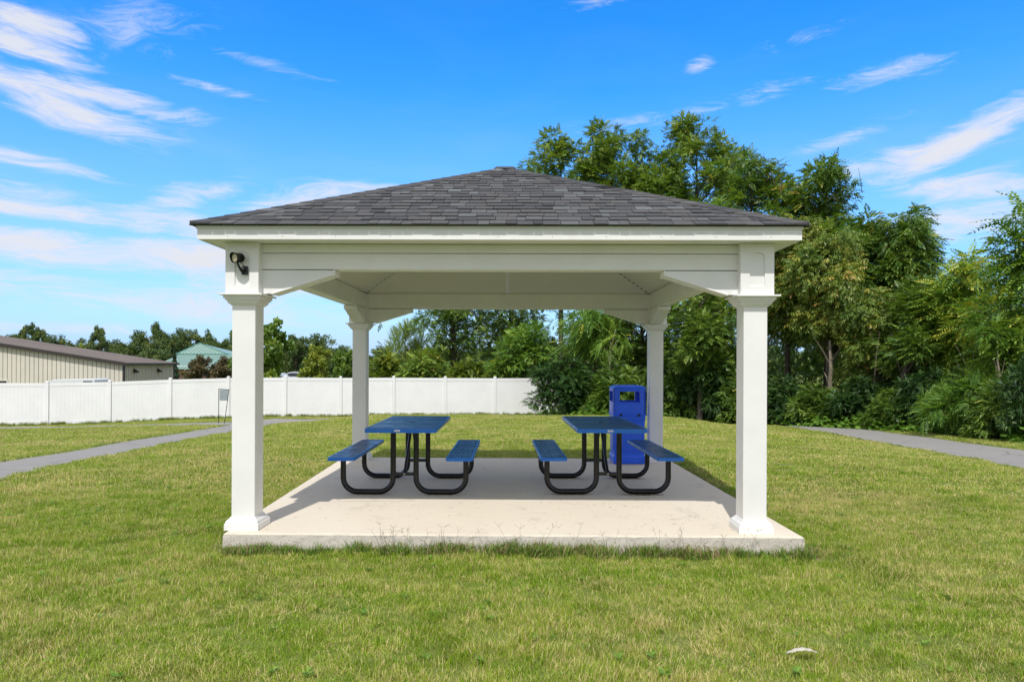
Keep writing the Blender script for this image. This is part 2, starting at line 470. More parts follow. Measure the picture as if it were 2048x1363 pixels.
ML_COVER = mat_leaf('cover_leaf', [(0, (0.072, 0.174, 0.023)), (.6, (0.145, 0.290, 0.036)), (1, (0.261, 0.406, 0.058))], .35)
ML_FAR = mat_leaf('far_leaf', [(0, (0.049, 0.097, 0.027)), (.5, (0.092, 0.151, 0.037)), (1, (0.195, 0.225, 0.055))], .2, .6)
ML_FARY = mat_leaf('far_yellow_leaf', [(0, (0.145, 0.203, 0.026)), (.6, (0.275, 0.334, 0.043)), (1, (0.392, 0.377, 0.058))], .3)
ML_BROWN = mat_leaf('crab_leaf', [(0, (0.072, 0.080, 0.032)), (.5, (0.138, 0.109, 0.051)), (1, (0.203, 0.160, 0.065))], .2)
ML_SPRUCE = mat_leaf('spruce_needle', [(0, (0.026, 0.058, 0.026)), (1, (0.065, 0.109, 0.051))], .1)
M_BARK = mat('bark', (.085, .068, .052), .95, var=.45, vscale=9, bump=.8, bscale=30, stretch=(1, 1, .25))
M_TWIG = mat('pale_twig', (.20, .165, .12), .9, var=.3, vscale=9)

# ------------------------------------------------------------------ ground
def in_slab(x, y, pad=0.0):
    x = np.asarray(x); y = np.asarray(y); t = (y + 2.466) / 4.932
    return (x > -2.338 - .2 * t - pad) & (x < 2.594 - .13 * t + pad) & (np.abs(y) < 2.466 + pad)

def build_ground():
    xs = np.unique(np.concatenate([np.linspace(-32, 16, 145), -32 - np.geomspace(.6, 900, 34), 16 + np.geomspace(.6, 900, 34)]))
    ys = np.unique(np.concatenate([np.linspace(-12, 36, 145), 36 + np.geomspace(.6, 2400, 40), -12 - np.geomspace(1, 60, 8)]))
    X, Y = np.meshgrid(xs, ys)
    Z = ground(X, Y)
    nx, ny = len(xs), len(ys)
    v = np.stack([X.ravel(), Y.ravel(), Z.ravel()], 1)
    i = np.arange(nx * ny).reshape(ny, nx)
    f = np.stack([i[:-1, :-1], i[:-1, 1:], i[1:, 1:], i[1:, :-1]], -1).reshape(-1, 4)
    me = bpy.data.meshes.new('lawn_ground')
    me.from_pydata(v.tolist(), [], f.tolist()); me.materials.append(M_SOIL)
    me.polygons.foreach_set('use_smooth', [True] * len(me.polygons))
    o = bpy.data.objects.new('lawn_ground', me); COL.objects.link(o)
    tag(o, 'mown lawn sloping gently down to the white fence', kind='structure')
build_ground()

# walking path: left leg, loop behind the rise, right leg; plus the spur beside the fence
def smooth_line(pts, n=14):
    P = [Vector((*p, 0)) if len(p) == 2 else Vector(p) for p in pts]
    out = []
    for i in range(len(P) - 1):
        p0 = P[max(i - 1, 0)]; p1 = P[i]; p2 = P[i + 1]; p3 = P[min(i + 2, len(P) - 1)]
        for k in range(n):
            t = k / n
            out.append(.5 * ((2 * p1) + (-p0 + p2) * t + (2 * p0 - 5 * p1 + 4 * p2 - p3) * t * t + (-p0 + 3 * p1 - 3 * p2 + p3) * t ** 3))
    out.append(P[-1]); return out

PATHS = []
def on_ground(u, v):
    d = 20.0
    for _ in range(60):
        x, y = W(u, d)
        dz = CAM_H - gz(x, y) + 0.0
        dn = dz * FPX / (v - HOR - ROLL * (u - 1024))
        d = .5 * d + .5 * dn
    return W(u, d)

def path(name, pts, width, lift, label, wide_from=None):
    c = smooth_line(pts)
    rng = random.Random(5)
    mb = MB(); rows = []
    for i, p in enumerate(c):
        t = (c[min(i + 1, len(c) - 1)] - c[max(i - 1, 0)]).normalized(); nrm = Vector((-t.y, t.x, 0))
        row = []
        for k in range(7):
            wdt = width if wide_from is None else width + .75 * float(smooth((i / (len(c) - 1) - wide_from) / .12))
            s = (k / 6 - .5) * wdt
            if k in (0, 6): s += rng.uniform(-.035, .035)
            q = p + nrm * s
            row.append((q.x, q.y, gz(q.x, q.y) + lift + (0 if k not in (0, 6) else -.03)))
        rows.append(row)
    vs = [v for r in rows for v in r]
    fs = [(i * 7 + k, i * 7 + k + 1, (i + 1) * 7 + k + 1, (i + 1) * 7 + k) for i in range(len(rows) - 1) for k in range(6)]
    mb.add(vs, fs)
    o = mb.build(name, M_ASPH, smooth_=True)
    tag(o, label, kind='structure')
    cc = np.array([(p.x, p.y) for p in c])
    if wide_from is None: PATHS.append((cc, width))
    else:
        h_ = int(len(cc) * (wide_from + .04)); PATHS.append((cc[:h_ + 1], width)); PATHS.append((cc[h_:], width + .7))

L = [on_ground(-420, 1040), on_ground(0, 939), on_ground(120, 917), on_ground(240, 896), on_ground(350, 876), on_ground(457, 858), on_ground(530, 845)]
e = L[-1]
xe, ye = e
Rt = [on_ground(1536, 842.0), on_ground(1600, 849), on_ground(1686, 860), on_ground(1780, 874), on_ground(1870, 888), on_ground(1960, 902), on_ground(2048, 916), on_ground(2300, 960)]
loop = [(xe + 1.2, W(600, 31)[1]), W(700, 32.4), W(900, 33.2), W(1150, 33.0), W(1340, 30.2)]
path('footpath', L + loop + Rt, 1.52, .022, 'grey asphalt walking path looping round the lawn', wide_from=.60)
S = [on_ground(-300, 863), on_ground(0, 856), on_ground(230, 852), on_ground(457, 846.5), (xe + .3, ye + 2.2)]
path('fence_path', S, 2.1, .03, 'narrow grey asphalt path running along the foot of the white fence')

def near_path(x, y, pad=0.0):
    r = np.zeros(len(x), bool)
    for c, w in PATHS:
        lo = c.min(0) - 2; hi = c.max(0) + 2
        k = np.where((x > lo[0]) & (x < hi[0]) & (y > lo[1]) & (y < hi[1]))[0]
        if len(k) == 0: continue
        best = np.full(len(k), 1e9)
        for i in range(len(c) - 1):
            a = c[i]; b = c[i + 1]; ab = b - a; L2 = ab @ ab + 1e-9
            t = np.clip(((x[k] - a[0]) * ab[0] + (y[k] - a[1]) * ab[1]) / L2, 0, 1)
            dd = (x[k] - a[0] - t * ab[0]) ** 2 + (y[k] - a[1] - t * ab[1]) ** 2
            best = np.minimum(best, dd)
        r[k] |= best < (w / 2 + pad) ** 2
    return r

# ------------------------------------------------------------------ slab
def build_slab():
    mb = MB(); rng = random.Random(3)
    x0, x1, y0, y1 = .128 - 2.466, .128 + 2.466, -2.466, 2.466
    n = 60
    ring = [(x0 + (x1 - x0) * i / n, y0) for i in range(n)] + [(x1, y0 + (y1 - y0) * i / n) for i in range(n)] + \
           [(x1 - (x1 - x0) * i / n, y1) for i in range(n)] + [(x0, y1 - (y1 - y0) * i / n) for i in range(n)]
    N = len(ring)
    rows = []
    for (off, z, j) in ((.03, -.45, .006), (.010, -.14, .004), (.006, -.09, .003), (.002, -.035, .002), (0, -.012, .002), (-.008, -.003, .001), (-.018, 0, 0)):
        row = []
        for (x, y) in ring:
            s = 1 + (off + rng.uniform(-j, j)) / 2.466
            tt = (y + 2.466) / 4.932; xl_, xr_ = -2.338 - .2 * tt, 2.594 - .13 * tt; cx_ = (xl_ + xr_) / 2
            xq = xl_ + (x - x0) / (x1 - x0) * (xr_ - xl_)
            row.append((cx_ + (xq - cx_) * s, y * s, z + (rng.uniform(-j, j) * .4)))
        rows.append(row)
    vs = [v for r in rows for v in r]
    fs = [(i * N + k, i * N + (k + 1) % N, (i + 1) * N + (k + 1) % N, (i + 1) * N + k) for i in range(len(rows) - 1) for k in range(N)]
    fs.append(tuple((len(rows) - 1) * N + k for k in range(N)))
    mb.add(vs, fs)
    o = mb.build('concrete_pad', M_CONC)
    tag(o, 'square tan concrete pad with pitted sides under the pavilion', kind='structure')
build_slab()

# ------------------------------------------------------------------ pavilion
q = 2.225; HB = .1437
ZC, ZS = 2.045, 2.497          # capital board, soffit
E1, ZF0, ZF1 = 2.5394, 2.4923, 2.604
RA, RZ0, RZ1 = 2.578, 2.612, 3.783     # roof edge half width, eave height, apex
pav = empty('pavilion', (0, 0, 0), label='white square park pavilion with four posts and a grey shingled hip roof', cat='pavilion')

def arch_plate(mb, cx, z0, w, h, px0, px1, pz0, pz1, y0, y1, M):
    """flat plate with an arched hole, extruded y0..y1"""
    pts = []
    r = w / 2; zs = z0 + h - r * .62
    pts.append((cx - r, z0)); pts.append((cx, z0)); pts.append((cx + r, z0))
    for i in range(1, 7): pts.append((cx + r, z0 + (zs - z0) * i / 7))
    n = 14
    for i in range(n + 1):
        a = math.pi * i / n
        pts.append((cx + r * math.cos(a), zs + r * .62 * math.sin(a)))
    for i in range(6, 0, -1): pts.append((cx - r, z0 + (zs - z0) * i / 7))
    m = len(pts)
    # outer loop matched by angle
    outer = []
    for (x, z) in pts:
        cx2, cz2 = cx, (z0 + z0 + h) / 2
        dx, dz = x - cx2, z - cz2
        sc = 1e9
        if abs(dx) > 1e-9: sc = min(sc, ((px1 if dx > 0 else px0) - cx2) / dx)
        if abs(dz) > 1e-9: sc = min(sc, ((pz1 if dz > 0 else pz0) - cz2) / dz)
        outer.append((cx2 + dx * sc, cz2 + dz * sc))
    corners = {}
    vs = []
    for y in (y0, y1):
        vs += [(x, y, z) for x, z in pts] + [(x, y, z) for x, z in outer]
    fs = []
    for i in range(m):
        j = (i + 1) % m
        fs.append((i, j, m + j, m + i))
        fs.append((2 * m + j, 2 * m + i, 3 * m + i, 3 * m + j))
        fs.append((i, 2 * m + i, 2 * m + j, j))
        # corner fill where the outer loop turns
        a, b = outer[i], outer[j]
        if abs(a[0] - b[0]) > 1e-6 and abs(a[1] - b[1]) > 1e-6:
            cxn = px0 if (a[0] + b[0]) / 2 < cx else px1
            czn = pz0 if (a[1] + b[1]) / 2 < (pz0 + pz1) / 2 else pz1
            base = len(vs); vs += [(cxn, y0, czn), (cxn, y1, czn)]
            fs.append((m + i, m + j, base)); fs.append((3 * m + j, 3 * m + i, base + 1))
            fs.append((m + i, base, base + 1, 3 * m + i)); fs.append((base, m + j, 3 * m + j, base + 1))
        else:
            fs.append((m + i, m + j, 3 * m + j, 3 * m + i))
    vs = [tuple(M @ Vector(v)) for v in vs]
    mb.add(vs, fs)

def build_post(sx, sy):
    mb = MB()
    mb.box(-.1025, .1025, -.1025, .1025, .001, 1.97)
    post = mb.build('post', M_VINYL, pav, bevel=.006, loc=(sx * q, sy * q, 0))
    b = MB(); b.square_lathe([(.1486, 0.0005), (.1486, .052), (.1435, .056), (.141, .066), (.136, .078), (.126, .088), (.118, .094), (.113, .100), (.111, .108), (.104, .112)])
    b.build('base_moulding', M_VINYL, post, smooth_=False)
    c = MB(); c.square_lathe([(.104, 1.953), (.111, 1.955), (.113, 1.963), (.123, 1.968), (.131, 1.978), (.134, 1.988), (.135, 1.996), (.147, 1.997), (.148, 2.012), (.158, 2.013), (.159, 2.0375)])
    c.build('capital', M_VINYL, post)
    d = MB(); d.box(-.188, .188, -.188, .188, 2.038, 2.052)
    d.build('cap_board', M_VINYL, post, bevel=.002)
    h = MB()
    h.box(-HB + .013, HB - .013, -HB + .013, HB - .013, 2.0525, ZS - .002)
    # outer faces carry the arched panel
    for rot in ([0] if sy < 0 else [math.pi]) + ([math.pi / 2] if sx > 0 else [-math.pi / 2]):
        M = Matrix.Rotation(rot, 4, 'Z')
        arch_plate(h, 0, 2.125, .128, .292, -HB, HB, 2.053, ZS - .0025, -HB - .001, -HB + .0132, M)
    ins = [0, math.pi, math.pi / 2, -math.pi / 2]
    used = [0 if sy < 0 else math.pi, math.pi / 2 if sx > 0 else -math.pi / 2]
    for rot in ins:
        if rot not in used:
            M = Matrix.Rotation(rot, 4, 'Z')
            h.box(-HB + .0135, HB - .0135, -HB, -HB + .0132, 2.053, ZS - .0025, M=M)
    h.build('head_box', M_VINYL, post)
    sc = MB()
    Mx = Matrix.Translation((0, -HB - .001, 2.475)) @ Matrix.Rotation(math.pi / 2, 4, 'X')
    sc.lathe([(.003, 0), (.003, .002)], 8, M=Mx)
    sc.build('screw', M_SCREW, post)
for sy in (-1, 1):
    for sx in (-1, 1): build_post(sx, sy)

BO, BI = 2.285, 2.115      # outer and inner face of the beams
ZB = 2.2724
for k in range(4):
    M = Matrix.Rotation(k * math.pi / 2, 4, 'Z')
    mb = MB(); a = q - HB + .004
    mb.box(-a, a, -BO + .022, -BI - .012, ZB + .003, ZS + .03, M=M)
    beam = mb.build('beam', M_VINYL, pav)
    t = MB(); t.box(-a + .002, a - .002, -BO - .006, -BO + .0218, 2.418, ZS - .004, M=M); t.build('upper_trim_board', M_VINYL, beam, bevel=.0015)
    t = MB(); t.box(-a + .002, a - .002, -BO, -BO + .0218, ZB + .002, 2.412, M=M); t.build('lower_trim_board', M_VINYL, beam, bevel=.0015)
    t = MB(); t.box(-a + .002, a - .002, -BI - .0118, -BI, ZB + .02, ZS - .004, M=M); t.build('inner_trim_board', M_VINYL, beam, bevel=.0015)
    sc = MB()
    for i in range(-3, 4):
        Mx = M @ Matrix.Translation((i * .31 * 1.9 / 1.9 + .05, -BO - .0042, 2.452)) @ Matrix.Rotation(math.pi / 2, 4, 'X')
        sc.lathe([(.0032, 0), (.0032, .0025)], 6, M=Mx)
    tag(sc.build('screw_row', M_SCREW, beam), kind='stuff')
    for s in (-1, 1):
        poly = [(s * (q - HB), ZB - .001), (s * 1.452, ZB - .001), (s * 1.452, 2.232), (s * 1.99, 2.060), (s * (q - HB), 2.060)]
        if s > 0: poly = poly[::-1]
        b = MB(); b.prism([(p_[0], p_[1] - (.004 if p_[1] > 2.26 else 0)) for p_ in poly], -BO + .002, -BI - .002, M=M)
        br = b.build('corner_bracket', M_VINYL, pav, bevel=.0015)
        dx, dz = (1.99 - 1.44) * s, 2.055 - 2.229
        L_ = math.hypot(dx, dz); nx, nz = (-dz / L_, dx / L_)
        if nz < 0: nx, nz = -nx, -nz
        p0 = (s * 1.445, 2.226); p1 = (s * 1.995, 2.0535)
        e_ = MB()
        pl = [p0, p1, (p1[0] + nx * .012, p1[1] + nz * .012), (p0[0] + nx * .012, p0[1] + nz * .012)]
        e_.prism(pl, -BO - .005, -BI + .005, M=M)
        e_.box(min(s * 1.451, s * 1.438), max(s * 1.451, s * 1.438), -BO - .005, -BI + .005, 2.218, ZB - .002, M=M)
        e_.build('bracket_edge', M_VINYL, br, bevel=.0012)
    # ceiling slope
    zc0 = ZS + .012; top = zc0 + (BI) * .461 - .05
    c = MB(); inn = .06
    c.add([tuple(M @ Vector(p)) for p in [(-BI, -BI, zc0), (BI, -BI, zc0), (inn, -inn, zc0 + (BI - inn) * .461), (-inn, -inn, zc0 + (BI - inn) * .461)]],
          [(0, 1, 2, 3)])
    cp = c.build('ceiling_panel', M_CEIL, pav)
    sd = cp.modifiers.new('thick', 'SOLIDIFY'); sd.thickness = .008; sd.offset = 1
    # centre batten and hip seam slots on the ceiling
    bt = MB()
    def cpt(x, y, dz=0): return tuple(M @ Vector((x, y, zc0 + (BI + y) * .461 + dz)))
    bt.add([cpt(-.026, -BI + .002, -.012), cpt(.026, -BI + .002, -.012), cpt(.026, -.3, -.012), cpt(-.026, -.3, -.012),
            cpt(-.026, -BI + .002, -.0005), cpt(.026, -BI + .002, -.0005), cpt(.026, -.3, -.0005), cpt(-.026, -.3, -.0005)],
           [(0, 1, 2, 3), (0, 4, 5, 1), (1, 5, 6, 2), (2, 6, 7, 3), (3, 7, 4, 0)])
    bt.build('batten', M_VINYL, cp)
    sl = MB()
    for i in range(26):
        a_ = BI - .03 - i * .072
        if a_ < .2: break
        L2 = .045
        sl.add([cpt(-a_, -a_ + .0, -.003), cpt(-a_ + L2, -a_ + L2 + .0, -.003), cpt(-a_ + L2 * .7 + .032, -a_ + L2 * .7, -.003)], [(0, 1, 2)])
    tag(sl.build('hip_vent_slots', M_DARK, cp), kind='stuff')
    # fascia and soffit
    f = MB(); f.prism([(-E1, ZF0), (E1, ZF0), (E1, ZF1), (-E1, ZF1)], -E1, -E1 + .02, M=M)
    # trim fascia ends so neighbours meet at the corner
    me = f
    fo = f.build('fascia', M_VINYL, pav, bevel=.001) if False else None
    f = MB(); aa = E1 if k % 2 == 0 else E1 - .0205
    f.box(-aa, aa, -E1, -E1 + .02, ZF0, ZF1, M=M)
    fo = f.build('fascia', M_VINYL, pav, bevel=.0015)
    de = MB(); aa = E1 + .008 if k % 2 == 0 else E1 - .001
    de.box(-aa, aa, -E1 - .008, -E1 - .0005, 2.581, 2.6075, M=M)
    de.build('drip_edge', M_TRIM, fo)
    sc = MB()
    for i in range(-5, 6):
        Mx = M @ Matrix.Translation((i * .455 + .03 * math.sin(i * 3.1), -E1 - .0002, ZF0 + .028)) @ Matrix.Rotation(math.pi / 2, 4, 'X')
        sc.lathe([(.0034, 0), (.0034, .0025)], 6, M=Mx)
    tag(sc.build('screw_row', M_SCREW, fo), kind='stuff')
    so = MB(); aa = E1 - .0205
    g_ = BO - .012
    so.add([tuple(M @ Vector(p)) for p in [(-aa, -aa, ZS), (aa, -aa, ZS), (g_, -g_, ZS), (-g_, -g_, ZS), (-aa, -aa, ZS + .01), (aa, -aa, ZS + .01), (g_, -g_, ZS + .01), (-g_, -g_, ZS + .01)]],
           [(3, 2, 1, 0), (4, 5, 6, 7), (0, 1, 5, 4), (2, 3, 7, 6)])
    so.build('soffit', M_VINYL, pav)

# roof: deck, then shingles laid course by course
deck = MB()
deck.add([(-RA + .01, -RA + .01, RZ0 - .008), (RA - .01, -RA + .01, RZ0 - .008), (RA - .01, RA - .01, RZ0 - .008), (-RA + .01, RA - .01, RZ0 - .008), (0, 0, RZ1 - .012)],
         [(0, 1, 4), (1, 2, 4), (2, 3, 4), (3, 0, 4)])
roof = deck.build('roof', mat('roof_underlay', (.03, .03, .032), .9), pav)
SL = math.hypot(RA, RZ1 - RZ0); CA, SA = RA / SL, (RZ1 - RZ0) / SL
def slope_pt(x, s, h, M):
    """x along the eave, s up the slope, h above it"""
    return tuple(M @ Vector((x, -RA + s * CA - h * SA, RZ0 + s * SA + h * CA)))
rs = random.Random(11)
EXP = .1415
ncourse = int(SL / EXP)
def shingle_geo(mb, xa, xb, i, M, rs):
    s0 = i * EXP - (.012 if i == 0 else 0); s1 = (i + 1) * EXP + .02
    s1 = min(s1, SL - .004)
    thick = rs.choice([.007, .007, .012, .0135])
    wd0 = RA * (1 - max(s0, 0) / SL); wd1 = RA * (1 - s1 / SL)
    c = lambda x, w: max(-w, min(w, x))
    tint = min(1, max(.14, rs.gauss(.54, .16)))
    g = .0022
    a0, b0, a1, b1 = c(xa + g, wd0), c(xb - g, wd0), c(xa + g, wd1), c(xb - g, wd1)
    if b0 - a0 < .01: return False
    if b1 - a1 < .002:
        a1, b1 = (a1 + b1) / 2 - .001, (a1 + b1) / 2 + .001
    j = rs.uniform(-.003, .003)
    sm = max(s0 + .03, (i + 1) * EXP - rs.choice([.010, .016, .02])) ; f_ = (sm - s0) / max(1e-6, s1 - s0); f_ = min(f_, .95)
    am, bm = a0 + (a1 - a0) * f_, b0 + (b1 - b0) * f_; sm = s0 + (s1 - s0) * f_
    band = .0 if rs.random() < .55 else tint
    vs = [slope_pt(a0, s0 + j, .0, M), slope_pt(b0, s0 + j, .0, M), slope_pt(b1, s1, -.004, M), slope_pt(a1, s1, -.004, M),
          slope_pt(a0, s0 + j, thick, M), slope_pt(b0, s0 + j, thick, M), slope_pt(bm, sm, thick + (.002 - thick) * f_, M), slope_pt(am, sm, thick + (.002 - thick) * f_, M),
          slope_pt(bm, sm + .001, thick + (.002 - thick) * f_, M), slope_pt(am, sm + .001, thick + (.002 - thick) * f_, M), slope_pt(b1, s1, .002, M), slope_pt(a1, s1, .002, M)]
    n0 = len(mb.v)
    mb.add(vs, [(3, 2, 1, 0), (4, 5, 6, 7), (7, 6, 8, 9), (9, 8, 10, 11), (0, 1, 5, 4), (1, 2, 10, 8, 6, 5), (2, 3, 11, 10), (3, 0, 4, 7, 9, 11)], 0, tint)
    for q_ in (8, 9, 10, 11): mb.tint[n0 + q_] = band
    return True
I4 = Matrix.Identity(4)
count = 0
rest = MB(); cnt = 0
front = []
for i in range(ncourse + 1):
    if i * EXP > SL - .03: break
    w = RA * (1 - i * EXP / SL)
    x = -w - rs.uniform(0, .1)
    while x < w:
        wd = rs.choice([.085, .10, .115, .13, .14, .15, .165, .18, .20]) + rs.uniform(-.008, .008)
        mb = MB()
        if shingle_geo(mb, x, x + wd, i, I4, rs): front.append(mb)
        x += wd
for n_, mb in enumerate(front):
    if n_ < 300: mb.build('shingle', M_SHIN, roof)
    else:
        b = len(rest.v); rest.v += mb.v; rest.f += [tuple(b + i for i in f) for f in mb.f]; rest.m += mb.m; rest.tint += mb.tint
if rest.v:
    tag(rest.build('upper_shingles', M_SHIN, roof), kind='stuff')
others = MB()
for k in (1, 2, 3):
    M = Matrix.Rotation(k * math.pi / 2, 4, 'Z')
    for i in range(ncourse + 1):
        if i * EXP > SL - .03: break
        w = RA * (1 - i * EXP / SL); x = -w - rs.uniform(0, .1)
        while x < w:
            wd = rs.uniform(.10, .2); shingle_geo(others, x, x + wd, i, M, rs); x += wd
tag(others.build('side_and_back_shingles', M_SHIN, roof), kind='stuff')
# hip caps
back_caps = MB()
HL = math.sqrt(2 * RA * RA + (RZ1 - RZ0) ** 2); nh = int(HL / .148)
for k in range(4):
    M = Matrix.Rotation(k * math.pi / 2, 4, 'Z')
    for i in range(nh + 1):
        t0 = i * .148 / HL; t1 = min(((i + 1) * .148 + .03) / HL, .999)
        if t0 > .985: break
        hw = .125
        lift0, lift1 = .019, .013
        def P(t, side, h):
            a = RA * (1 - t) + (.006 if i == 0 and t == t0 else 0); z = RZ0 + (RZ1 - RZ0) * t
            hwl = min(hw, a * .98)
            if side == 0: p = Vector((-a, -a, z + h + .008))
            elif side == 1: p = Vector((-a + hwl, -a, z + h - .004))
            else: p = Vector((-a, -a + hwl, z + h - .004))
            return tuple(M @ p)
        tint = min(1, max(0, rs.gauss(.45, .18)))
        vs = [P(t0, 1, lift0), P(t0, 0, lift0), P(t0, 2, lift0), P(t1, 1, lift1), P(t1, 0, lift1), P(t1, 2, lift1),
              P(t0, 1, lift0 - .013), P(t0, 0, lift0 - .013), P(t0, 2, lift0 - .013), P(t1, 1, lift1 - .01), P(t1, 0, lift1 - .01), P(t1, 2, lift1 - .01)]
        fs = [(0, 3, 4, 1), (1, 4, 5, 2), (6, 0, 1, 7), (7, 1, 2, 8), (6, 9, 3, 0), (2, 5, 11, 8), (3, 9, 10, 4), (4, 10, 11, 5), (7, 10, 9, 6), (8, 11, 10, 7)]
        if k in (0, 1):
            mb = MB(); mb.add(vs, fs, 0, tint); mb.build('hip_cap_shingle', M_SHIN, roof)
        else:
            back_caps.add(vs, fs, 0, tint)
tag(back_caps.build('back_hip_caps', M_SHIN, roof), kind='stuff')
rc = MB()
rc.add([(-.13, -.09, RZ1 - .015), (.13, -.09, RZ1 - .015), (.13, .09, RZ1 - .015), (-.13, .09, RZ1 - .015), (-.10, 0, RZ1 + .030), (.10, 0, RZ1 + .030)],
       [(0, 1, 5, 4), (1, 2, 5), (2, 3, 4, 5), (3, 0, 4)], 0, .35)
rc.build('ridge_cap', M_SHIN, roof)

# ------------------------------------------------------------------ flood light on the left post
def build_flood():
    x, y = W(486, 6.09)
    base = empty('flood_light', (-2.196, -q - HB - .001, 2.25), label='small black outdoor floodlight aimed left on the head of the front left post', cat='floodlight')
    mb = MB(); mb.box(-.026, .026, -.022, 0, -.037, .037)
    mb.build('mounting_box', M_BLACK, base, bevel=.005)
    mb = MB()
    Mk = Matrix.Translation((-.012, -.032, .004)) @ Matrix.Rotation(math.pi / 2, 4, 'X')
    mb.lathe([(.022, -.012), (.024, 0), (.021, .014), (.012, .02)], 16, M=Mk)
    mb.tube([(-.012, -.04, .0), (-.026, -.058, .012), (-.038, -.065, .045), (-.040, -.066, .062)], .0095, 8)
    mb.tube([(.0, -.03, .035), (-.012, -.052, .058), (-.03, -.066, .066)], .003, 5)
    mb.build('swivel_arm', M_BLACK, base, smooth_=True)
    dirn = Vector((-.42, -.89, -.12)).normalized()
    Mh = Matrix.Translation((-.045, -.068, .102)) @ dirn.to_track_quat('Z', 'Y').to_matrix().to_4x4()
    mb = MB()
    mb.lathe([(.022, -.062), (.030, -.058), (.034, -.050), (.036, -.01), (.041, .012), (.044, .032), (.0445, .036), (.040, .036), (.036, .020)], 28, M=Mh, cap=False)
    mb.lathe([(.0, -.0625), (.022, -.062)], 28, M=Mh, cap=False)
    for f in range(5):
        z = -.048 + f * .012
        mb.lathe([(.034, z), (.039, z + .002), (.039, z + .005), (.035, z + .007)], 28, M=Mh, cap=False)
    head = mb.build('lamp_head', M_BLACK, base, smooth_=True)
    # hood over the lens
    hd = MB(); vs = []; n = 12
    up = (Mh.to_3x3().inverted() @ Vector((0, 0, 1))); ang0 = math.atan2(up.y, up.x)
    for r, z in ((.0455, .028), (.0465, .054), (.0430, .054), (.0415, .028)):
        for i in range(n + 1):
            a = ang0 - 1.45 + 2.9 * i / n
            zz = z if z < .05 else z - .016 * abs(i / n - .5) * 2
            vs.append(tuple(Mh @ Vector((r * math.cos(a), r * math.sin(a), zz))))
    N = n + 1; fs = []
    for r in range(4):
        for i in range(n): fs.append((r * N + i, r * N + i + 1, ((r + 1) % 4) * N + i + 1, ((r + 1) % 4) * N + i))
    hd.add(vs, fs); hd.build('hood', M_BLACK, head, smooth_=True)
    ln = MB(); ln.lathe([(.0, .0262), (.014, .0258), (.028, .0240), (.0372, .021)], 28, M=Mh, cap=False)
    ln.build('lens', mat('frosted_lens', (.62, .56, .36), .28, var=.2, vscale=140, bump=.5, bscale=260), head, smooth_=True)
build_flood()

# ------------------------------------------------------------------ picnic tables
def mat_coat(name, c, rough):
    m = mat(name, c, rough, var=.05, vscale=3, bump=.04, bscale=240, spec=.45, coat=.05)
    return m
M_RIM = mat_coat('blue_coating', (.007, .13, .50), .36)
M_MESH = mat_coat('blue_mesh_coating', (.020, .075, .19), .34)

def perforated(name, w, l, parent, z, solid, mats, pitch=.0275, hole=.0185):
    """sheet with real square holes, solid bands at the given y values"""
    mb = MB(); W2, L2 = w / 2, l / 2
    nx = int(w / pitch); px = w / nx; ny = int(l / pitch); py = l / ny
    t = .005
    for j in range(ny):
        y0 = -L2 + j * py; y1 = y0 + py; yc = (y0 + y1) / 2
        if any(abs(yc - s) < b for s, b in solid):
            mb.add([(-W2, y0, z), (W2, y0, z), (W2, y1, z), (-W2, y1, z)], [(0, 1, 2, 3)]); continue
        h = hole / 2
        # cross strips between rows
        mb.add([(-W2, y0, z), (W2, y0, z), (W2, yc - h, z), (-W2, yc - h, z)], [(0, 1, 2, 3)])
        mb.add([(-W2, yc + h, z), (W2, yc + h, z), (W2, y1, z), (-W2, y1, z)], [(0, 1, 2, 3)])
        mb.add([(-W2, yc + h, z), (W2, yc + h, z), (W2, yc + h, z - t), (-W2, yc + h, z - t)], [(0, 1, 2, 3)])
        for i in range(nx + 1):
            xl = max(-W2, -W2 + i * px - (px - hole) / 2); xr = min(W2, -W2 + i * px + (px - hole) / 2)
            mb.add([(xl, yc - h, z), (xr, yc - h, z), (xr, yc + h, z), (xl, yc + h, z)], [(0, 1, 2, 3)])
    return mb.build(name, mats, parent)

def rounded_rim(mb, w, l, z0, z1, r=.045, t=.012, lip=.022):
    """rolled edge: outer wall, rounded top, small lip inwards"""
    def ring(off, z):
        pts = []; a, b = w / 2 - off, l / 2 - off; rr = max(r - off, .008)
        for (cx, cy, st) in ((a - rr, b - rr, 0), (-a + rr, b - rr, 90), (-a + rr, -b + rr, 180), (a - rr, -b + rr, 270)):
            for i in range(7):
                an = math.radians(st + i * 15); pts.append((cx + rr * math.cos(an), cy + rr * math.sin(an), z))
        return pts
    rings = [ring(t, z0), ring(0.002, z0), ring(0, z0 + .004), ring(0, z1 - .006), ring(.003, z1 - .0015), ring(.008, z1), ring(lip, z1), ring(lip + .002, z1 - .006)]
    N = len(rings[0]); vs = [p for g in rings for p in g]
    fs = [(i * N + k, i * N + (k + 1) % N, (i + 1) * N + (k + 1) % N, (i + 1) * N + k) for i in range(len(rings) - 1) for k in range(N)]
    mb.add(vs, fs)

def arc(p0, c, p1, n=7):
    """rounded corner from p0 to p1 round control c"""
    p0, c, p1 = Vector(p0), Vector(c), Vector(p1)
    return [((1 - t) ** 2 * .9 + .1 * (1 - t)) * p0 + (2 * t * (1 - t) * .9) * c + (t * t * .9 + .1 * t) * p1 for t in [i / n for i in range(n + 1)]]

def corner(c, d0, d1, r, n=7):
    """true quarter arc at corner c, coming along d0 and leaving along d1"""
    c, d0, d1 = Vector(c), Vector(d0).normalized(), Vector(d1).normalized()
    o = c - d0 * r + d1 * r
    out = []
    for i in range(n + 1):
        a = math.pi / 2 * i / n
        out.append(o - d1 * r * math.cos(a) + d0 * r * math.sin(a))
    return out

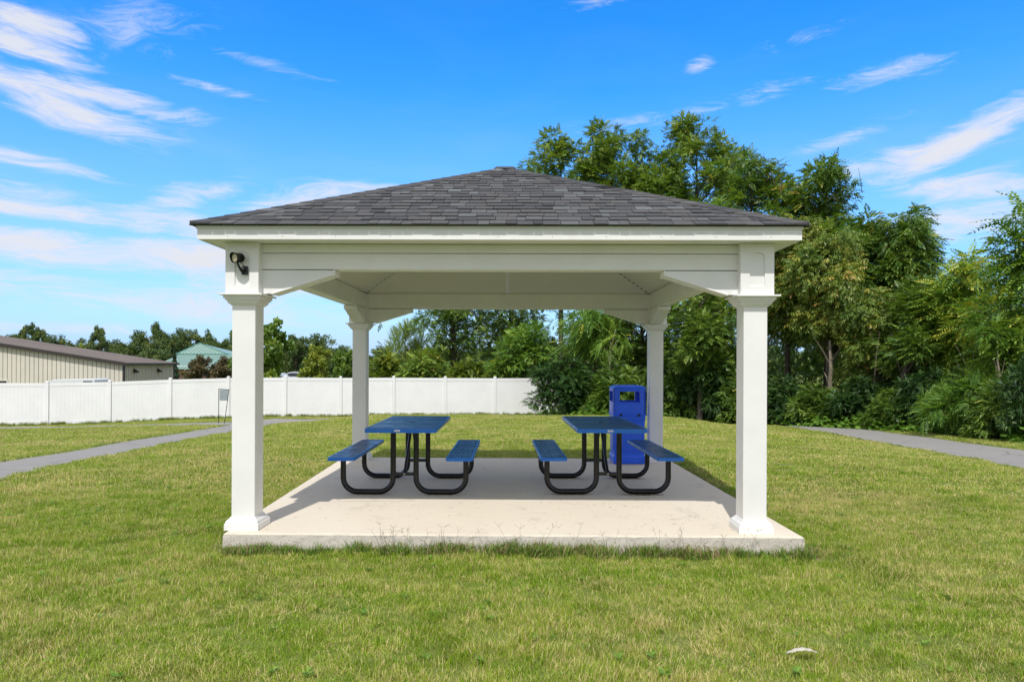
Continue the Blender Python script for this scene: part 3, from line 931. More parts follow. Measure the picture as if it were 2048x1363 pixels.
def make_table():
    root = empty('picnic_table', (0, 0, 0))
    TW, TL = .765, 1.83
    mb = MB(); rounded_rim(mb, TW, TL, .716, .762, .05)
    top = mb.build('tabletop', M_RIM, root, smooth_=True)
    perforated('perforated_sheet', TW - .046, TL - .046, top, .7605, [(-.62, .028), (0, .05), (.62, .028)], M_MESH)
    cap = MB(); cap.lathe([(.0, .7655), (.030, .7650), (.034, .7615)], 20, cap=False)
    cap.build('umbrella_hole_cap', M_BLACK, top, smooth_=True)
    lb = MB(); lb.box(-.058, .002, -TL / 2 - .0016, -TL / 2 - .0002, .731, .7475)
    lab = lb.build('maker_label', [M_LABEL], top)
    # illegible small print: a red dot of a logo and a short grey-red word
    pr = MB(); rr = random.Random(4)
    pr.box(-.053, -.0485, -TL / 2 - .0021, -TL / 2 - .0017, .7365, .7425, m=0)
    x = -.045
    while x < -.004:
        w = rr.uniform(.0022, .0038); pr.box(x, x + w, -TL / 2 - .0021, -TL / 2 - .0017, .737, .7415 + rr.uniform(0, .0015), m=1); x += w + .0012
    pr.m = pr.m
    for s in (-1, 1):
        mb = MB(); rounded_rim(mb, .292, TL, .416, .452, .045)
        seat = mb.build('seat', M_RIM, root, smooth_=True)
        seat.location.x = s * .63
        perforated('perforated_sheet', .292 - .046, TL - .046, seat, .4505, [(-.62, .028), (0, .03), (.62, .028)], M_MESH)
    for y in (-.56, .56):
        for s in (-1, 1):
            R = .155; z0 = .031; r = .0305
            xo, xi = s * .68, s * .127
            pts = [Vector((xo, y, .416)), Vector((xo, y, z0 + R + .02))] + corner((xo, y, z0), (0, 0, -1), (-s, 0, 0), R) + corner((xi, y, z0), (-s, 0, 0), (0, 0, 1), R) + [Vector((xi, y, .45)), Vector((xi, y, .716))]
            mb = MB(); mb.tube(pts, r, 16); mb.build('leg_tube', M_BLACK, root, smooth_=True)
            pl = MB(); pl.box(s * .68 - .11, s * .68 + .11, y - .02, y + .02, .408, .4165); pl.build('seat_plate', M_BLACK, root)
        mb = MB(); mb.box(-.12, .12, y - .018, y + .018, .21, .247); mb.build('cross_bar', M_BLACK, root, bevel=.004)
        mb = MB(); mb.box(-.30, .30, y - .02, y + .02, .704, .7155); mb.build('top_plate', M_BLACK, root)
        sgn = 1 if y < 0 else -1
        mb = MB(); mb.tube([(0, y + sgn * .0, .228), (0, y + sgn * .03, .26), (0, -sgn * .05, .70), (0, -sgn * .09, .712)], .0165, 10)
        mb.build('brace', M_BLACK, root, smooth_=True)
        mb = MB(); mb.lathe([(.011, 0), (.011, .008), (.006, .011)], 8, M=Matrix.Translation((.0, y - .018, .228)) @ Matrix.Rotation(math.pi / 2, 4, 'X'))
        mb.build('bolt', M_SCREW, root)
    px = pr.mesh('label_print', [M_RED, M_INK])
    o = bpy.data.objects.new('label_print', px); COL.objects.link(o); o.parent = top
    return root
t1 = make_table()
t1.location = (-1.095, -.075, 0.0005); t1.rotation_euler.z = math.radians(.7)
tag(t1, 'left of the two blue perforated metal picnic tables on black tube legs', 'picnic table', 'picnic tables under the pavilion')
t2 = copy_tree(t1)
t2.location = (1.155, .01, 0.0005); t2.rotation_euler.z = math.radians(1.8)
tag(t2, 'right blue perforated picnic table, the one standing in front of the bin', 'picnic table', 'picnic tables under the pavilion')

# ------------------------------------------------------------------ litter bin
def build_bin():
    root = empty('litter_bin', (1.785, 2.075, 0.0005), math.radians(.5), 'bright blue square plastic litter bin with an open hood behind the right table', 'bin')
    w = .235
    body = MB()
    body.square_lathe([(w - .02, 0), (w - .004, .012), (w - .002, .10), (w - .010, .118), (w - .018, .13), (w - .012, .60), (w - .004, .66), (w - .002, .705), (w - .010, .712)])
    b = body.build('body', M_BIN, root, bevel=.012, segs=3)
    for k in range(4):
        M = Matrix.Rotation(k * math.pi / 2, 4, 'Z')
        p = MB(); yy = -w + .0135
        p.prism([(-.165, .19), (.165, .19), (.165, .60), (-.165, .60)], yy - .009, yy + .004, M=M)
        p.build('raised_panel', M_BIN, b, bevel=.006)
    # hood: four corner posts, sill, lintel, domed top -> walls with openings
    h0, h1 = .722, 1.13
    hood = MB()
    def wall(M):
        t = .022; yo = -w + .001; hw = w - .001
        ox, oz0, oz1 = .148, .905, 1.055
        for (x0, x1, z0, z1) in ((-hw, hw, h0, oz0), (-hw, -ox, oz0, oz1), (ox, hw, oz0, oz1), (-hw, hw, oz1, 1.085)):
            hood.box(x0, x1, yo, yo + t, z0, z1, M=M)
        # frame round the opening
    for k in range(4): wall(Matrix.Rotation(k * math.pi / 2, 4, 'Z'))
    hd = hood.build('hood', M_BIN, root)
    dome = MB(); dome.square_lathe([(w + .0015, 1.082), (w + .003, 1.094), (w - .004, 1.112), (w - .022, 1.128), (w - .055, 1.139), (w - .12, 1.145), (.01, 1.147)])
    dome.build('dome', M_BIN, hd, bevel=.010, segs=3)
    for k in range(4):
        M = Matrix.Rotation(k * math.pi / 2, 4, 'Z')
        p = MB(); ox, oz0, oz1 = .148, .905, 1.055; yo = -w - .006
        for (x0, x1, z0, z1) in ((-ox - .018, ox + .018, oz1, oz1 + .014), (-ox - .018, ox + .018, oz0 - .016, oz0), (-ox - .018, -ox, oz0, oz1), (ox, ox + .018, oz0, oz1)):
            p.box(x0, x1, yo, -w + .03, z0, z1, M=M)
        p.build('opening_frame', M_BIN, hd, bevel=.002)
        p = MB(); p.prism([(-.17, .755), (.17, .755), (.17, .87), (-.17, .87)], -w - .005, -w + .004, M=M)
        p.build('lower_panel', M_BIN, hd, bevel=.004)
    rim = MB(); rim.square_lathe([(w - .03, .706), (w + .008, .708), (w + .012, .716), (w + .008, .7235), (w - .02, .725)])
    rim.build('joint_rim', M_BIN, root, bevel=.003)
    for sx in (-1, 1):
        l = MB(); l.box(sx * .13 - .02, sx * .13 + .02, -w - .022, -w - .0125, .70, .73); l.build('latch', M_BLACK, root, bevel=.002)
build_bin()

# ------------------------------------------------------------------ white fence
FENCE = [(-30, 769.0, 856.5), (95, 763, 847.8), (219.8, 760.0, 841.8), (341, 758.0, 837.8), (457, 755.0, 834.6), (571, 750.8, 829.9), (681.4, 750.0, 826.5), (787.4, 750.0, 824.9),
         (890.6, 751.7, 825.6), (990, 753, 826.2), (1086.6, 754, 827.0), (1180, 755.5, 828)]
def build_fence():
    # a straight run: distance from the even 2.44 m post spacing, slightly closer at the left
    pts = []
    for i, (u, vt, vb) in enumerate(FENCE):
        h = vb - vt
        d = 1.87 * FPX / h
        pts.append((u, d))
    us = np.array([p[0] for p in pts]); inv = np.array([1 / p[1] for p in pts])
    A = np.polyfit(us, inv, 1)
    root = None; posts = []
    for u, vt, vb in FENCE:
        d = 1 / np.polyval(A, u); x, y = W(u, d); posts.append(Vector((x, y, gz(x, y) - .0)))
        if root is None: pass
    # extra posts outside the frame on the left
    step = posts[0] - posts[1]; step.z = 0
    for k in range(1, 7):
        p = posts[0] + step; posts.insert(0, Vector((p.x, p.y, gz(p.x, p.y))))
    root = empty('fence', (posts[len(posts) // 2].x, posts[len(posts) // 2].y, posts[len(posts) // 2].z), 0,
                 'long white vinyl privacy fence with capped posts across the back of the lawn', 'fence')
    o0 = root.location
    H = 1.89
    ang = math.atan2(posts[-1].y - posts[0].y, posts[-1].x - posts[0].x)
    R = Matrix.Rotation(ang, 4, 'Z')
    pm = MB(); pm.box(-.0635, .0635, -.0635, .0635, -.3, H + .02); pme = pm.mesh('post', M_FENCE)
    cm = MB(); cm.square_lathe([(.071, H + .0205), (.071, H + .038), (.062, H + .045), (.005, H + .075)]); cme = cm.mesh('post_cap', M_FENCE)
    for i, p in enumerate(posts):
        po = bpy.data.objects.new('post', pme); COL.objects.link(po); po.parent = root
        po.location = p - o0; po.rotation_euler.z = ang
        c = bpy.data.objects.new('post_cap', cme); COL.objects.link(c); c.parent = po
        if i == len(posts) - 1: break
        b = posts[i + 1]; dv = b - p; Ld = math.hypot(dv.x, dv.y); sl = dv.z / Ld
        ex = Vector((dv.x / Ld, dv.y / Ld, 0)); ey = Vector((-ex.y, ex.x, 0))
        def T(x, y, z): return tuple(p - o0 + ex * x + ey * y + Vector((0, 0, z + sl * x)))
        def sbox(mb, x0, x1, y0, y1, z0, z1):
            vs = [T(x, y, z) for z in (z0, z1) for y in (y0, y1) for x in (x0, x1)]
            mb.add(vs, [(0, 2, 3, 1), (4, 5, 7, 6), (0, 1, 5, 4), (2, 6, 7, 3), (0, 4, 6, 2), (1, 3, 7, 5)])
        mb = MB(); sbox(mb, .065, Ld - .065, -.022, .022, H - .165, H - .02); mb.build('top_rail', M_FENCE, root)
        mb = MB(); sbox(mb, .065, Ld - .065, -.022, .022, .04, .18); mb.build('bottom_rail', M_FENCE, root)
        mb = MB(); n = 15; w = (Ld - .13) / n
        for k in range(n):
            x0 = .065 + k * w
            sbox(mb, x0 + .0035, x0 + w - .0035, -.011, .011, .1805, H - .1655)
            if k < n - 1: sbox(mb, x0 + w - .0033, x0 + w + .0033, -.007, .007, .181, H - .166)
        tag(mb.build('boards', M_FENCE, root), kind='stuff')
    return posts
fence_posts = build_fence()

# ------------------------------------------------------------------ small sign by the fence path
def build_sign():
    x, y, _ = W(448, 27.6, 840); z = gz(x, y)
    root = empty('yard_sign', (x, y, z), 0, 'small blank grey yard sign on thin black legs in front of the white fence', 'sign')
    H = 1.36
    for s, lean in ((-1, 0), (1, -.19)):
        mb = MB(); mb.tube([(s * .20 + lean + (.0 if s < 0 else .0), 0, -.1), (s * .20, 0, H)], .013, 6)
        mb.build('leg', M_BLACK, root)
    mb = MB(); mb.tube([(-.20, 0, H), (.20, 0, H - .03)], .013, 6); mb.build('top_bar', M_BLACK, root)
    mb = MB(); mb.box(-.165, .165, -.006, .006, H - .45, H - .03)
    mb.build('panel', mat('sign_panel', (.27, .32, .33), .5, var=.1), root)
build_sign()

# ------------------------------------------------------------------ long tan metal building beyond the fence
def build_shed():
    d = 70.0
    xe, yf, ze = W(247, d, 725); ground_z = -3.45
    root = empty('metal_building', (xe, yf, ground_z), 0, 'long low tan metal building with a brown roof behind the left of the fence', 'building')
    ox, oy, oz = xe, yf, ground_z
    m_tan = mat('tan_metal_panel', (.60, .56, .485), .5, var=.04, vscale=.5)
    m_rib = mat('tan_metal_rib', (.19, .17, .14), .6)
    m_roof = mat('brown_roof', (.21, .18, .165), .5, var=.08, vscale=.3)
    m_tr = mat('dark_brown_trim', (.035, .027, .024), .5)
    m_grey = mat('roller_door', (.42, .44, .45), .5)
    m_glass = mat('dark_glass', (.03, .035, .04), .15)
    m_frame = mat('pale_trim', (.62, .60, .53), .5)
    sl = .146; span = 27.0; depth = 10.2
    eave = ze - ground_z
    zt = lambda x: eave + sl * (-x if x > -span else (2 * span + x))
    # gable wall panels, each a part
    pw = .445; n = int(2 * span / pw)
    doors = [(-19.6, -14.05, 3.75), (-13.1, -11.6, 3.05), (-28.5, -21.4, 4.4), (-9.3, -2.9, 3.2)]
    for i in range(n):
        x1 = -i * pw; x0 = x1 - pw
        if x0 < -span * 1.55: break
        zb = 0
        for a, b, h in doors[:3]:
            if x0 + pw / 2 > a and x0 + pw / 2 < b: zb = h
        mb = MB()
        mb.prism([(x0 + .028, zb), (x1 - .028, zb), (x1 - .028, zt(x1)), (x0 + .028, zt(x0))], 0, .06)
        mb.build('wall_panel', m_tan, root)
    back = MB(); back.prism([(-2 * span * .78, 0), (-.02, 0), (-.02, zt(0) - .02), (-span, zt(-span) - .02), (-2 * span * .78, zt(-2 * span * .78) - .02)], .065, .12)
    back.build('wall_liner', m_rib, root)
    sd = MB()
    # side wall facing the lawn with ribs
    sd.box(-.10, -.03, .121, depth, 0, eave - .03)
    sw = sd.build('side_wall', m_tan, root)
    rb = MB()
    for k in range(34): rb.box(-.0295, .02, .3 + k * .295, .33 + k * .295, 0, eave - .1)
    tag(rb.build('ribs', mat('tan_rib_light', (.38, .35, .29), .55), sw), kind='stuff')
    for yy in (1.9, 6.6):
        mb = MB(); mb.prism([(0, 0), (.42, .0), (.42, .12), (0, .38)], -.16, .16, M=Matrix.Translation((.021, yy, eave - 1.0)))
        mb.build('wall_lamp', m_tr, root)
    for yy, h in ((2.4, .38), (5.4, .55), (6.9, .6)):
        mb = MB(); mb.box(.021, .05, yy - .22, yy + .22, eave - 2.3 - .5, eave - 2.55 + h * .6)
        wn = mb.build('window', m_glass, root)
    cw = MB(); cw.box(-.06, .10, -.08, .12, 0, eave); cw.build('corner_trim', m_tr, root)
    cw = MB(); cw.box(-.06, .06, depth - .06, depth + .06, 0, eave - .05); cw.build('corner_trim', m_tr, root)
    # roof: right slope and far left slope
    rf = MB()
    far = -2 * span * .8
    rf.add([(.35, -.35, eave - .03), (.35, depth + .35, eave - .03), (-span, depth + .35, zt(-span) + .12), (-span, -.35, zt(-span) + .12), (far, depth + .35, zt(far) + .08), (far, -.35, zt(far) + .08),
            (.35, -.35, eave - .13), (.35, depth + .35, eave - .13), (-span, depth + .35, zt(-span)), (-span, -.35, zt(-span)), (far, depth + .35, zt(far)), (far, -.35, zt(far))],
           [(0, 1, 2, 3), (3, 2, 4, 5), (9, 8, 7, 6), (11, 10, 8, 9), (0, 6, 7, 1), (3, 9, 6, 0), (5, 11, 9, 3), (1, 7, 8, 2)])
    ro = rf.build('roof', m_roof, root)
    seam = MB()
    for k in range(26):
        yy = -.2 + k * .41
        seam.add([(.35, yy, eave - .029), (.35, yy + .04, eave - .029), (-span, yy + .04, zt(-span) + .121), (-span, yy, zt(-span) + .121),
                  (.35, yy, eave + .02), (.35, yy + .04, eave + .02), (-span, yy + .04, zt(-span) + .17), (-span, yy, zt(-span) + .17)],
                 [(4, 5, 6, 7), (0, 1, 5, 4), (1, 2, 6, 5), (3, 0, 4, 7)])
    tag(seam.build('roof_seams', m_roof, ro), kind='stuff')
    rk = MB()
    rk.add([(.4, -.40, eave - .30), (.4, -.40, eave + .03), (-span, -.40, zt(-span) + .20), (-span, -.40, zt(-span) - .15),
            (.4, -.36, eave - .30), (.4, -.36, eave + .03), (-span, -.36, zt(-span) + .20), (-span, -.36, zt(-span) - .15)],
           [(0, 1, 2, 3), (7, 6, 5, 4), (1, 5, 6, 2), (0, 3, 7, 4), (0, 4, 5, 1)])
    rk.build('rake_trim', m_tr, root)
    gt = MB(); gt.box(.36, .48, -.4, depth + .4, eave - .20, eave - .02); gt.build('gutter', m_tr, root)
    for (a, b, h) in doors[:3]:
        mb = MB(); mb.box(a, b, -.02, .02, 0, h - .02); dr = mb.build('roller_door', m_grey if b - a > 2 else m_tr, root)
        tm = MB(); tm.box(a - .12, b + .12, -.06, -.021, h - .02, h + .14); tm.box(b, b + .12, -.06, -.021, 0, h - .02); tm.box(a - .12, a, -.06, -.021, 0, h - .02)
        tm.build('door_trim', m_frame, dr)
    # low van roof parked against the wall
build_shed()

def build_trailer():
    x, y, z = W(168, 64, 760)
    g = -3.2
    x0 = W(112, 64)[0]; x1 = W(204, 64)[0]; zt_ = W(150, 64, 756.0)[2]
    root = empty('parked_trailer', ((x0 + x1) / 2, y, g), 0, 'pale box trailer roof showing above the fence by the tan building', 'trailer')
    w = (x1 - x0) / 2; h = zt_ - g
    mb = MB()
    mb.prism([(-w, .5), (w, .5), (w, h - .12), (w - .15, h), (-w + .5, h - .1), (-w, h - .3)], -1.1, 1.1)
    mb.build('body', mat('white_trailer', (.62, .64, .66), .4, var=.05), root, bevel=.05)
    mb = MB(); mb.box(w - 1.0, w - .2, -1.12, -1.101, h - .55, h - .2); mb.build('window', mat('trailer_glass', (.12, .15, .18), .1), root)
    for s in (-.5, .5):
        mb = MB(); mb.lathe([(.36, -.12), (.38, -.1), (.38, .1), (.36, .12)], 16, M=Matrix.Translation((s, -1.0, .38)) @ Matrix.Rotation(math.pi / 2, 4, 'X'))
        mb.build('wheel', M_BLACK, root)
build_trailer()

# ------------------------------------------------------------------ brick building with green hipped metal roof
def build_green():
    d = 118.0
    cx, cy = W(398, d); g = -3.6
    root = empty('brick_building', (cx, cy, g), 0, 'brick building with a pale green standing seam hip roof behind small trees', 'building')
    m_br = bpy.data.materials.new('red_brick'); m_br.use_nodes = True
    k = NT(m_br.node_tree); p = k.n['Principled BSDF']; p.inputs['Roughness'].default_value = .9
    tc = k.add('ShaderNodeTexCoord').outputs['Object']
    br = k.add('ShaderNodeTexBrick', i_Vector=k.mapping(tc, rot=(math.pi / 2, 0, 0)), i_Scale=4.0, i_Color1=(.30, .15, .11, 1), i_Color2=(.38, .22, .17, 1), i_Mortar=(.42, .36, .31, 1))
    k.put(p.inputs['Base Color'], br.outputs[0])
    m_gr = mat('green_metal_roof', (.22, .33, .27), .45, var=.04, vscale=.4)
    m_gd = mat('green_trim', (.06, .19, .16), .5)
    m_wf = mat('window_frame', (.65, .66, .64), .5)
    m_gl = mat('window_glass', (.02, .03, .035), .1)
    px = d / FPX
    Z = lambda v, yo=0: CAM_H - (v - HOR - ROLL * (398 - 1024)) * (d + yo) / FPX - g
    X = lambda u, yo=0: W(u, d + yo)[0] - cx
    XR = X(476)
    mb = MB(); mb.box(-6.5, XR - .4, 0, 8, 0, Z(735)); wall = mb.build('wall', m_br, root)
    mb = MB(); mb.box(-6.6, XR - .3, -.06, -.005, Z(735) + .001, Z(731)); mb.build('frieze', m_wf, root)
    for wx in (-1.0, 2.1 + .0, 3.45 - 1.35 + 3.0, 8.3):
        pass
    for u in (381.5, 387.5 + 4, 418, 426.5, 456, 464):
        xx = (u - 398) * px
        f = MB(); a, b = .36, .50
        zz0, zz1 = Z(750), Z(742)
        f.box(xx - a, xx + a, -.08, -.001, zz0, zz1)
        wf = f.build('window', m_wf, root)
        for s in (0, 1):
            zc_ = zz0 + .06 + s * (zz1 - zz0 - .06) / 2
            pn = MB(); pn.box(xx - a + .06, xx + a - .06, -.10, -.081, zc_, zc_ + (zz1 - zz0) / 2 - .09); pn.build('pane', m_gl, wf)
    # lower skirt roof
    zl0, zl1 = Z(737, -1.2), Z(709, 6)
    x0, x1 = X(316), XR
    def roofpoly(name, pts, mat_, parent, thick=.1):
        mb = MB(); n = len(pts)
        vs = pts + [(p_[0], p_[1], p_[2] - thick) for p_ in pts]
        mb.add(vs, [tuple(range(n)), tuple(range(2 * n - 1, n - 1, -1))] + [(i, i + n, (i + 1) % n + n, (i + 1) % n) for i in range(n)])
        return mb.build(name, mat_, parent)
    yb = 6.0
    lower = roofpoly('lower_roof', [(x0 - 1.0, -1.2, zl0), (x1, -1.2, zl0), (x1, yb, zl1), (x0 + .6, yb, zl1)], m_gr, root)
    sm = MB()
    kx = x0 + .4
    while kx < x1:
        sm.add([(kx, -1.2, zl0 + .001), (kx + .07, -1.2, zl0 + .001), (kx + .07, yb, zl1 + .001), (kx, yb, zl1 + .001), (kx, -1.2, zl0 + .05), (kx + .07, -1.2, zl0 + .05), (kx + .07, yb, zl1 + .05), (kx, yb, zl1 + .05)],
               [(4, 5, 6, 7), (0, 1, 5, 4), (1, 2, 6, 5), (3, 0, 4, 7)]); kx += .55
    tag(sm.build('seams', m_gd, lower), kind='stuff')
    mb = MB(); mb.box(x0, x1, yb, yb + 8, zl1 - .5, zl1 - .02); mb.build('deck', m_gd, root)
    # upper hip
    ux0, ux1 = X(350, 6.2), X(457, 6.2)
    yf = yb + .2
    hw = (ux1 - ux0) / 2; zu0, zu1 = zl1 + .05, Z(686, yf + hw); cxx = X(399, yf + hw)
    upper = roofpoly('upper_roof', [(ux0, yf, zu0), (ux1, yf, zu0), (cxx, yf + hw, zu1)], m_gr, root)
    roofpoly('upper_roof_side', [(ux0, yf + 2 * hw, zu0), (ux0, yf, zu0), (cxx, yf + hw, zu1)], m_gr, root)
    roofpoly('upper_roof_side', [(ux1, yf, zu0), (ux1, yf + 2 * hw, zu0), (cxx, yf + hw, zu1)], m_gr, root)
    sm = MB(); kx = ux0 + .5
    while kx < ux1 - .2:
        t = (kx - ux0) / (cxx - ux0) if kx < cxx else (ux1 - kx) / (ux1 - cxx)
        t = max(0, min(1, t)); y1 = yf + hw * t; z1 = zu0 + (zu1 - zu0) * t
        sm.add([(kx, yf, zu0 + .001), (kx + .07, yf, zu0 + .001), (kx + .07, y1, z1 + .001), (kx, y1, z1 + .001), (kx, yf, zu0 + .05), (kx + .07, yf, zu0 + .05), (kx + .07, y1, z1 + .05), (kx, y1, z1 + .05)],
               [(4, 5, 6, 7), (0, 1, 5, 4), (1, 2, 6, 5), (3, 0, 4, 7)]); kx += .62
    tag(sm.build('seams', m_gd, upper), kind='stuff')
    for a, b in (((ux0, yf, zu0), (cxx, yf + hw, zu1)), ((ux1, yf, zu0), (cxx, yf + hw, zu1))):
        mb = MB(); mb.tube([a, b], .12, 6); mb.build('hip_trim', m_gd, upper)
    mb = MB(); mb.box(ux0 - .2, ux1 + .2, yf - .2, yf - .02, zu0 - .15, zu0 + .12); mb.build('eave_trim', m_gd, upper)
build_green()

# ------------------------------------------------------------------ cars whose roofs show over the fence
def make_car(loc, rz, col, label, scale=1.0):
    root = empty('parked_car', loc, rz, label, 'car')
    m = mat('car_paint', col, .25, coat=.6, var=.03)
    mg = bpy.data.materials.get('car_glass') or mat('car_glass', (.02, .025, .03), .08)
    prof = [(-2.3, .35), (-2.35, .75), (-2.2, 1.02), (-1.95, 1.10), (-1.6, 1.60), (-1.2, 1.68), (.2, 1.66), (.55, 1.58), (1.25, 1.10), (2.15, .92), (2.35, .7), (2.35, .35)]
    mb = MB()
    n = len(prof); vs = []
    for y, ins in ((-.9, 0), (-.86, 1), (.86, 1), (.9, 0)):
        pass
    ys = [(-.92, 0), (.92, 0)]
    for s in (-1, 1):
        for (x, z) in prof:
            w = .92 - max(0, (z - 1.05)) * .34
            vs.append((x, s * w, z))
    fs = [tuple(range(n)), tuple(range(2 * n - 1, n - 1, -1))] + [(i, i + n, (i + 1) % n + n, (i + 1) % n) for i in range(n)]
    mb.add(vs, fs); body = mb.build('body', m, root, bevel=.05)
    for s in (-1, 1):
        g = MB()
        wz = lambda z: s * (.922 - max(0, (z - 1.05)) * .34 + .003)
        poly = [(-1.75, 1.13), (-1.5, 1.55), (.15, 1.57), (.50, 1.50), (1.02, 1.14)]
        g.add([(x, wz(z), z) for x, z in poly] + [(x, wz(z) - s * .02, z) for x, z in poly], [tuple(range(5)), tuple(range(9, 4, -1))] + [(i, i + 5, (i + 1) % 5 + 5, (i + 1) % 5) for i in range(5)])
        g.build('side_glass', mg, body)
        for x in (-1.45, 1.45):
            w = MB(); w.lathe([(.33, -.1), (.35, -.08), (.35, .08), (.33, .1)], 18, M=Matrix.Translation((x, s * .86, .35)) @ Matrix.Rotation(math.pi / 2, 4, 'X'))
            w.build('wheel', M_BLACK, root)
    g = MB()
    g.add([(.60, -.68, 1.575), (.60, .68, 1.575), (1.22, .80, 1.145), (1.22, -.80, 1.145)], [(0, 3, 2, 1)]); g.build('windscreen', mg, body)
    for o in g.v: pass
    g = MB(); g.tube([(-1.3, -.62, 1.72), (.2, -.62, 1.71)], .02, 5); g.tube([(-1.3, .62, 1.72), (.2, .62, 1.71)], .02, 5); tag(g.build('roof_rails', M_BLACK, body), kind='stuff')
    root.scale = (scale,) * 3
    return root
for (u, v, d, rz, col, lab) in ((589, 742.5, 84, math.pi, (.50, .54, .58), 'pale grey parked car roof seen over the fence beside the yellow tree'),
                                (541, 744.5, 80, math.pi * .93, (.60, .62, .62), 'white parked car roof seen over the fence right beside the front left post')):
    x, y, z = W(u, d, v)
    make_car((x, y, z - 1.72), rz, col, lab)

# ------------------------------------------------------------------ vegetation
def frond(npair, L, leaf, wid, droop, rng, angle=62, tip=True, fold=.25):
    """compound leaf along +X: array of quads (n,4,3)"""
    qs = []
    for i in range(npair):
        t = (i + .8) / (npair + .2); x = L * t
        z = -droop * L * t * t
        sz = math.sin(math.pi * min(1, .25 + .75 * t * .95)) * .5 + .6
        for s in (-1, 1):
            a = math.radians(angle + rng.uniform(-9, 9)) * s
            l = leaf * sz * rng.uniform(.85, 1.15); w = wid * sz
            dx, dy = math.cos(a), math.sin(a)
            nx, ny = -dy, dx
            zz = -abs(l) * fold
            qs.append([(x, 0, z), (x + dx * l * .45 + nx * w, dy * l * .45 + ny * w, z + zz * .35 + .006), (x + dx * l, dy * l, z + zz), (x + dx * l * .45 - nx * w, dy * l * .45 - ny * w, z + zz * .35 - .002)])
    if tip:
        l = leaf; x = L; z = -droop * L
        qs.append([(x, 0, z), (x + l * .45, wid, z - l * .2), (x + l, 0, z - l * .5), (x + l * .45, -wid, z - l * .2)])
    return np.array(qs)

def sprig(n, L, leaf, wid, rng, hang=.7):
    """twig of single narrow hanging leaves"""
    qs = []
    for i in range(n):
        t = (i + .5) / n; x = L * t; s = (-1) ** i
        a = math.radians(rng.uniform(25, 70)) * s
        l = leaf * rng.uniform(.8, 1.2)
        d = Vector((math.cos(a), math.sin(a), -hang * rng.uniform(.6, 1.6))).normalized()
        sd = d.cross(Vector((rng.uniform(-.4, .4), rng.uniform(-.4, .4), 1))).normalized() * wid
        p = Vector((x, 0, -.15 * L * t))
        m = p + d * l * .5 + Vector((0, 0, .01)); e = p + d * l + Vector((0, 0, -.02))
        qs.append([tuple(p), tuple(m + sd), tuple(e), tuple(m - sd)])
    return np.array(qs)

def mesh_from_quads(name, Q, tint, matl):
    n = len(Q)
    me = bpy.data.meshes.new(name)
    me.vertices.add(n * 4); me.loops.add(n * 4); me.polygons.add(n)
    me.vertices.foreach_set('co', np.ascontiguousarray(Q, dtype=np.float32).reshape(-1))
    me.loops.foreach_set('vertex_index', np.arange(n * 4, dtype=np.int32))
    me.polygons.foreach_set('loop_start', np.arange(0, n * 4, 4, dtype=np.int32))
    me.polygons.foreach_set('loop_total', np.full(n, 4, dtype=np.int32))
    at = me.attributes.new('tint', 'FLOAT', 'POINT')
    at.data.foreach_set('value', np.repeat(tint, 4).astype(np.float32))
    me.materials.append(matl); me.update(calc_edges=True)
    return me

def scatter_fronds(pos, dirs, roll, scale, templates, rng, tint):
    """place templates; returns quads, tint"""
    N = len(pos)
    x = dirs / np.linalg.norm(dirs, axis=1, keepdims=True)
    up = np.zeros((N, 3)); up[:, 2] = 1; up += rng.normal(0, roll, (N, 3))
    y = np.cross(up, x); y /= np.linalg.norm(y, axis=1, keepdims=True) + 1e-9
    z = np.cross(x, y)
    idx = rng.integers(0, len(templates), N)
    Qs = []; Ts = []
    for k, T in enumerate(templates):
        s = np.where(idx == k)[0]
        if len(s) == 0: continue
        R = np.stack([x[s], y[s], z[s]], 1) * scale[s][:, None, None]      # rows are axes
        q_ = np.einsum('qvc,ncd->nqvd', T, R) + pos[s][:, None, None, :]
        Qs.append(q_.reshape(-1, 4, 3)); Ts.append(np.repeat(tint[s], len(T)) + rng.normal(0, .05, len(s) * len(T)))
    return np.concatenate(Qs), np.clip(np.concatenate(Ts), 0, 1)

RG = random.Random(77)
TEMPL = {
    'locust': [frond(4, .27, .105, .033, .10, RG) for _ in range(5)],
    'walnut': [frond(4, .34, .15, .038, .32, RG, 58) for _ in range(4)],
    'ailanthus': [frond(7, .58, .16, .032, .42, RG, 66) for _ in range(4)],
    'peach': [sprig(8, .32, .15, .027, RG, .9) for _ in range(5)],
    'shrub': [frond(4, .20, .075, .024, .2, RG, 50) for _ in range(2)] + [frond(4, .30, .12, .042, .3, RG, 62) for _ in range(2)],
    'willow': [frond(8, .5, .10, .010, -.05, RG, 28, fold=.0) for _ in range(4)],
}

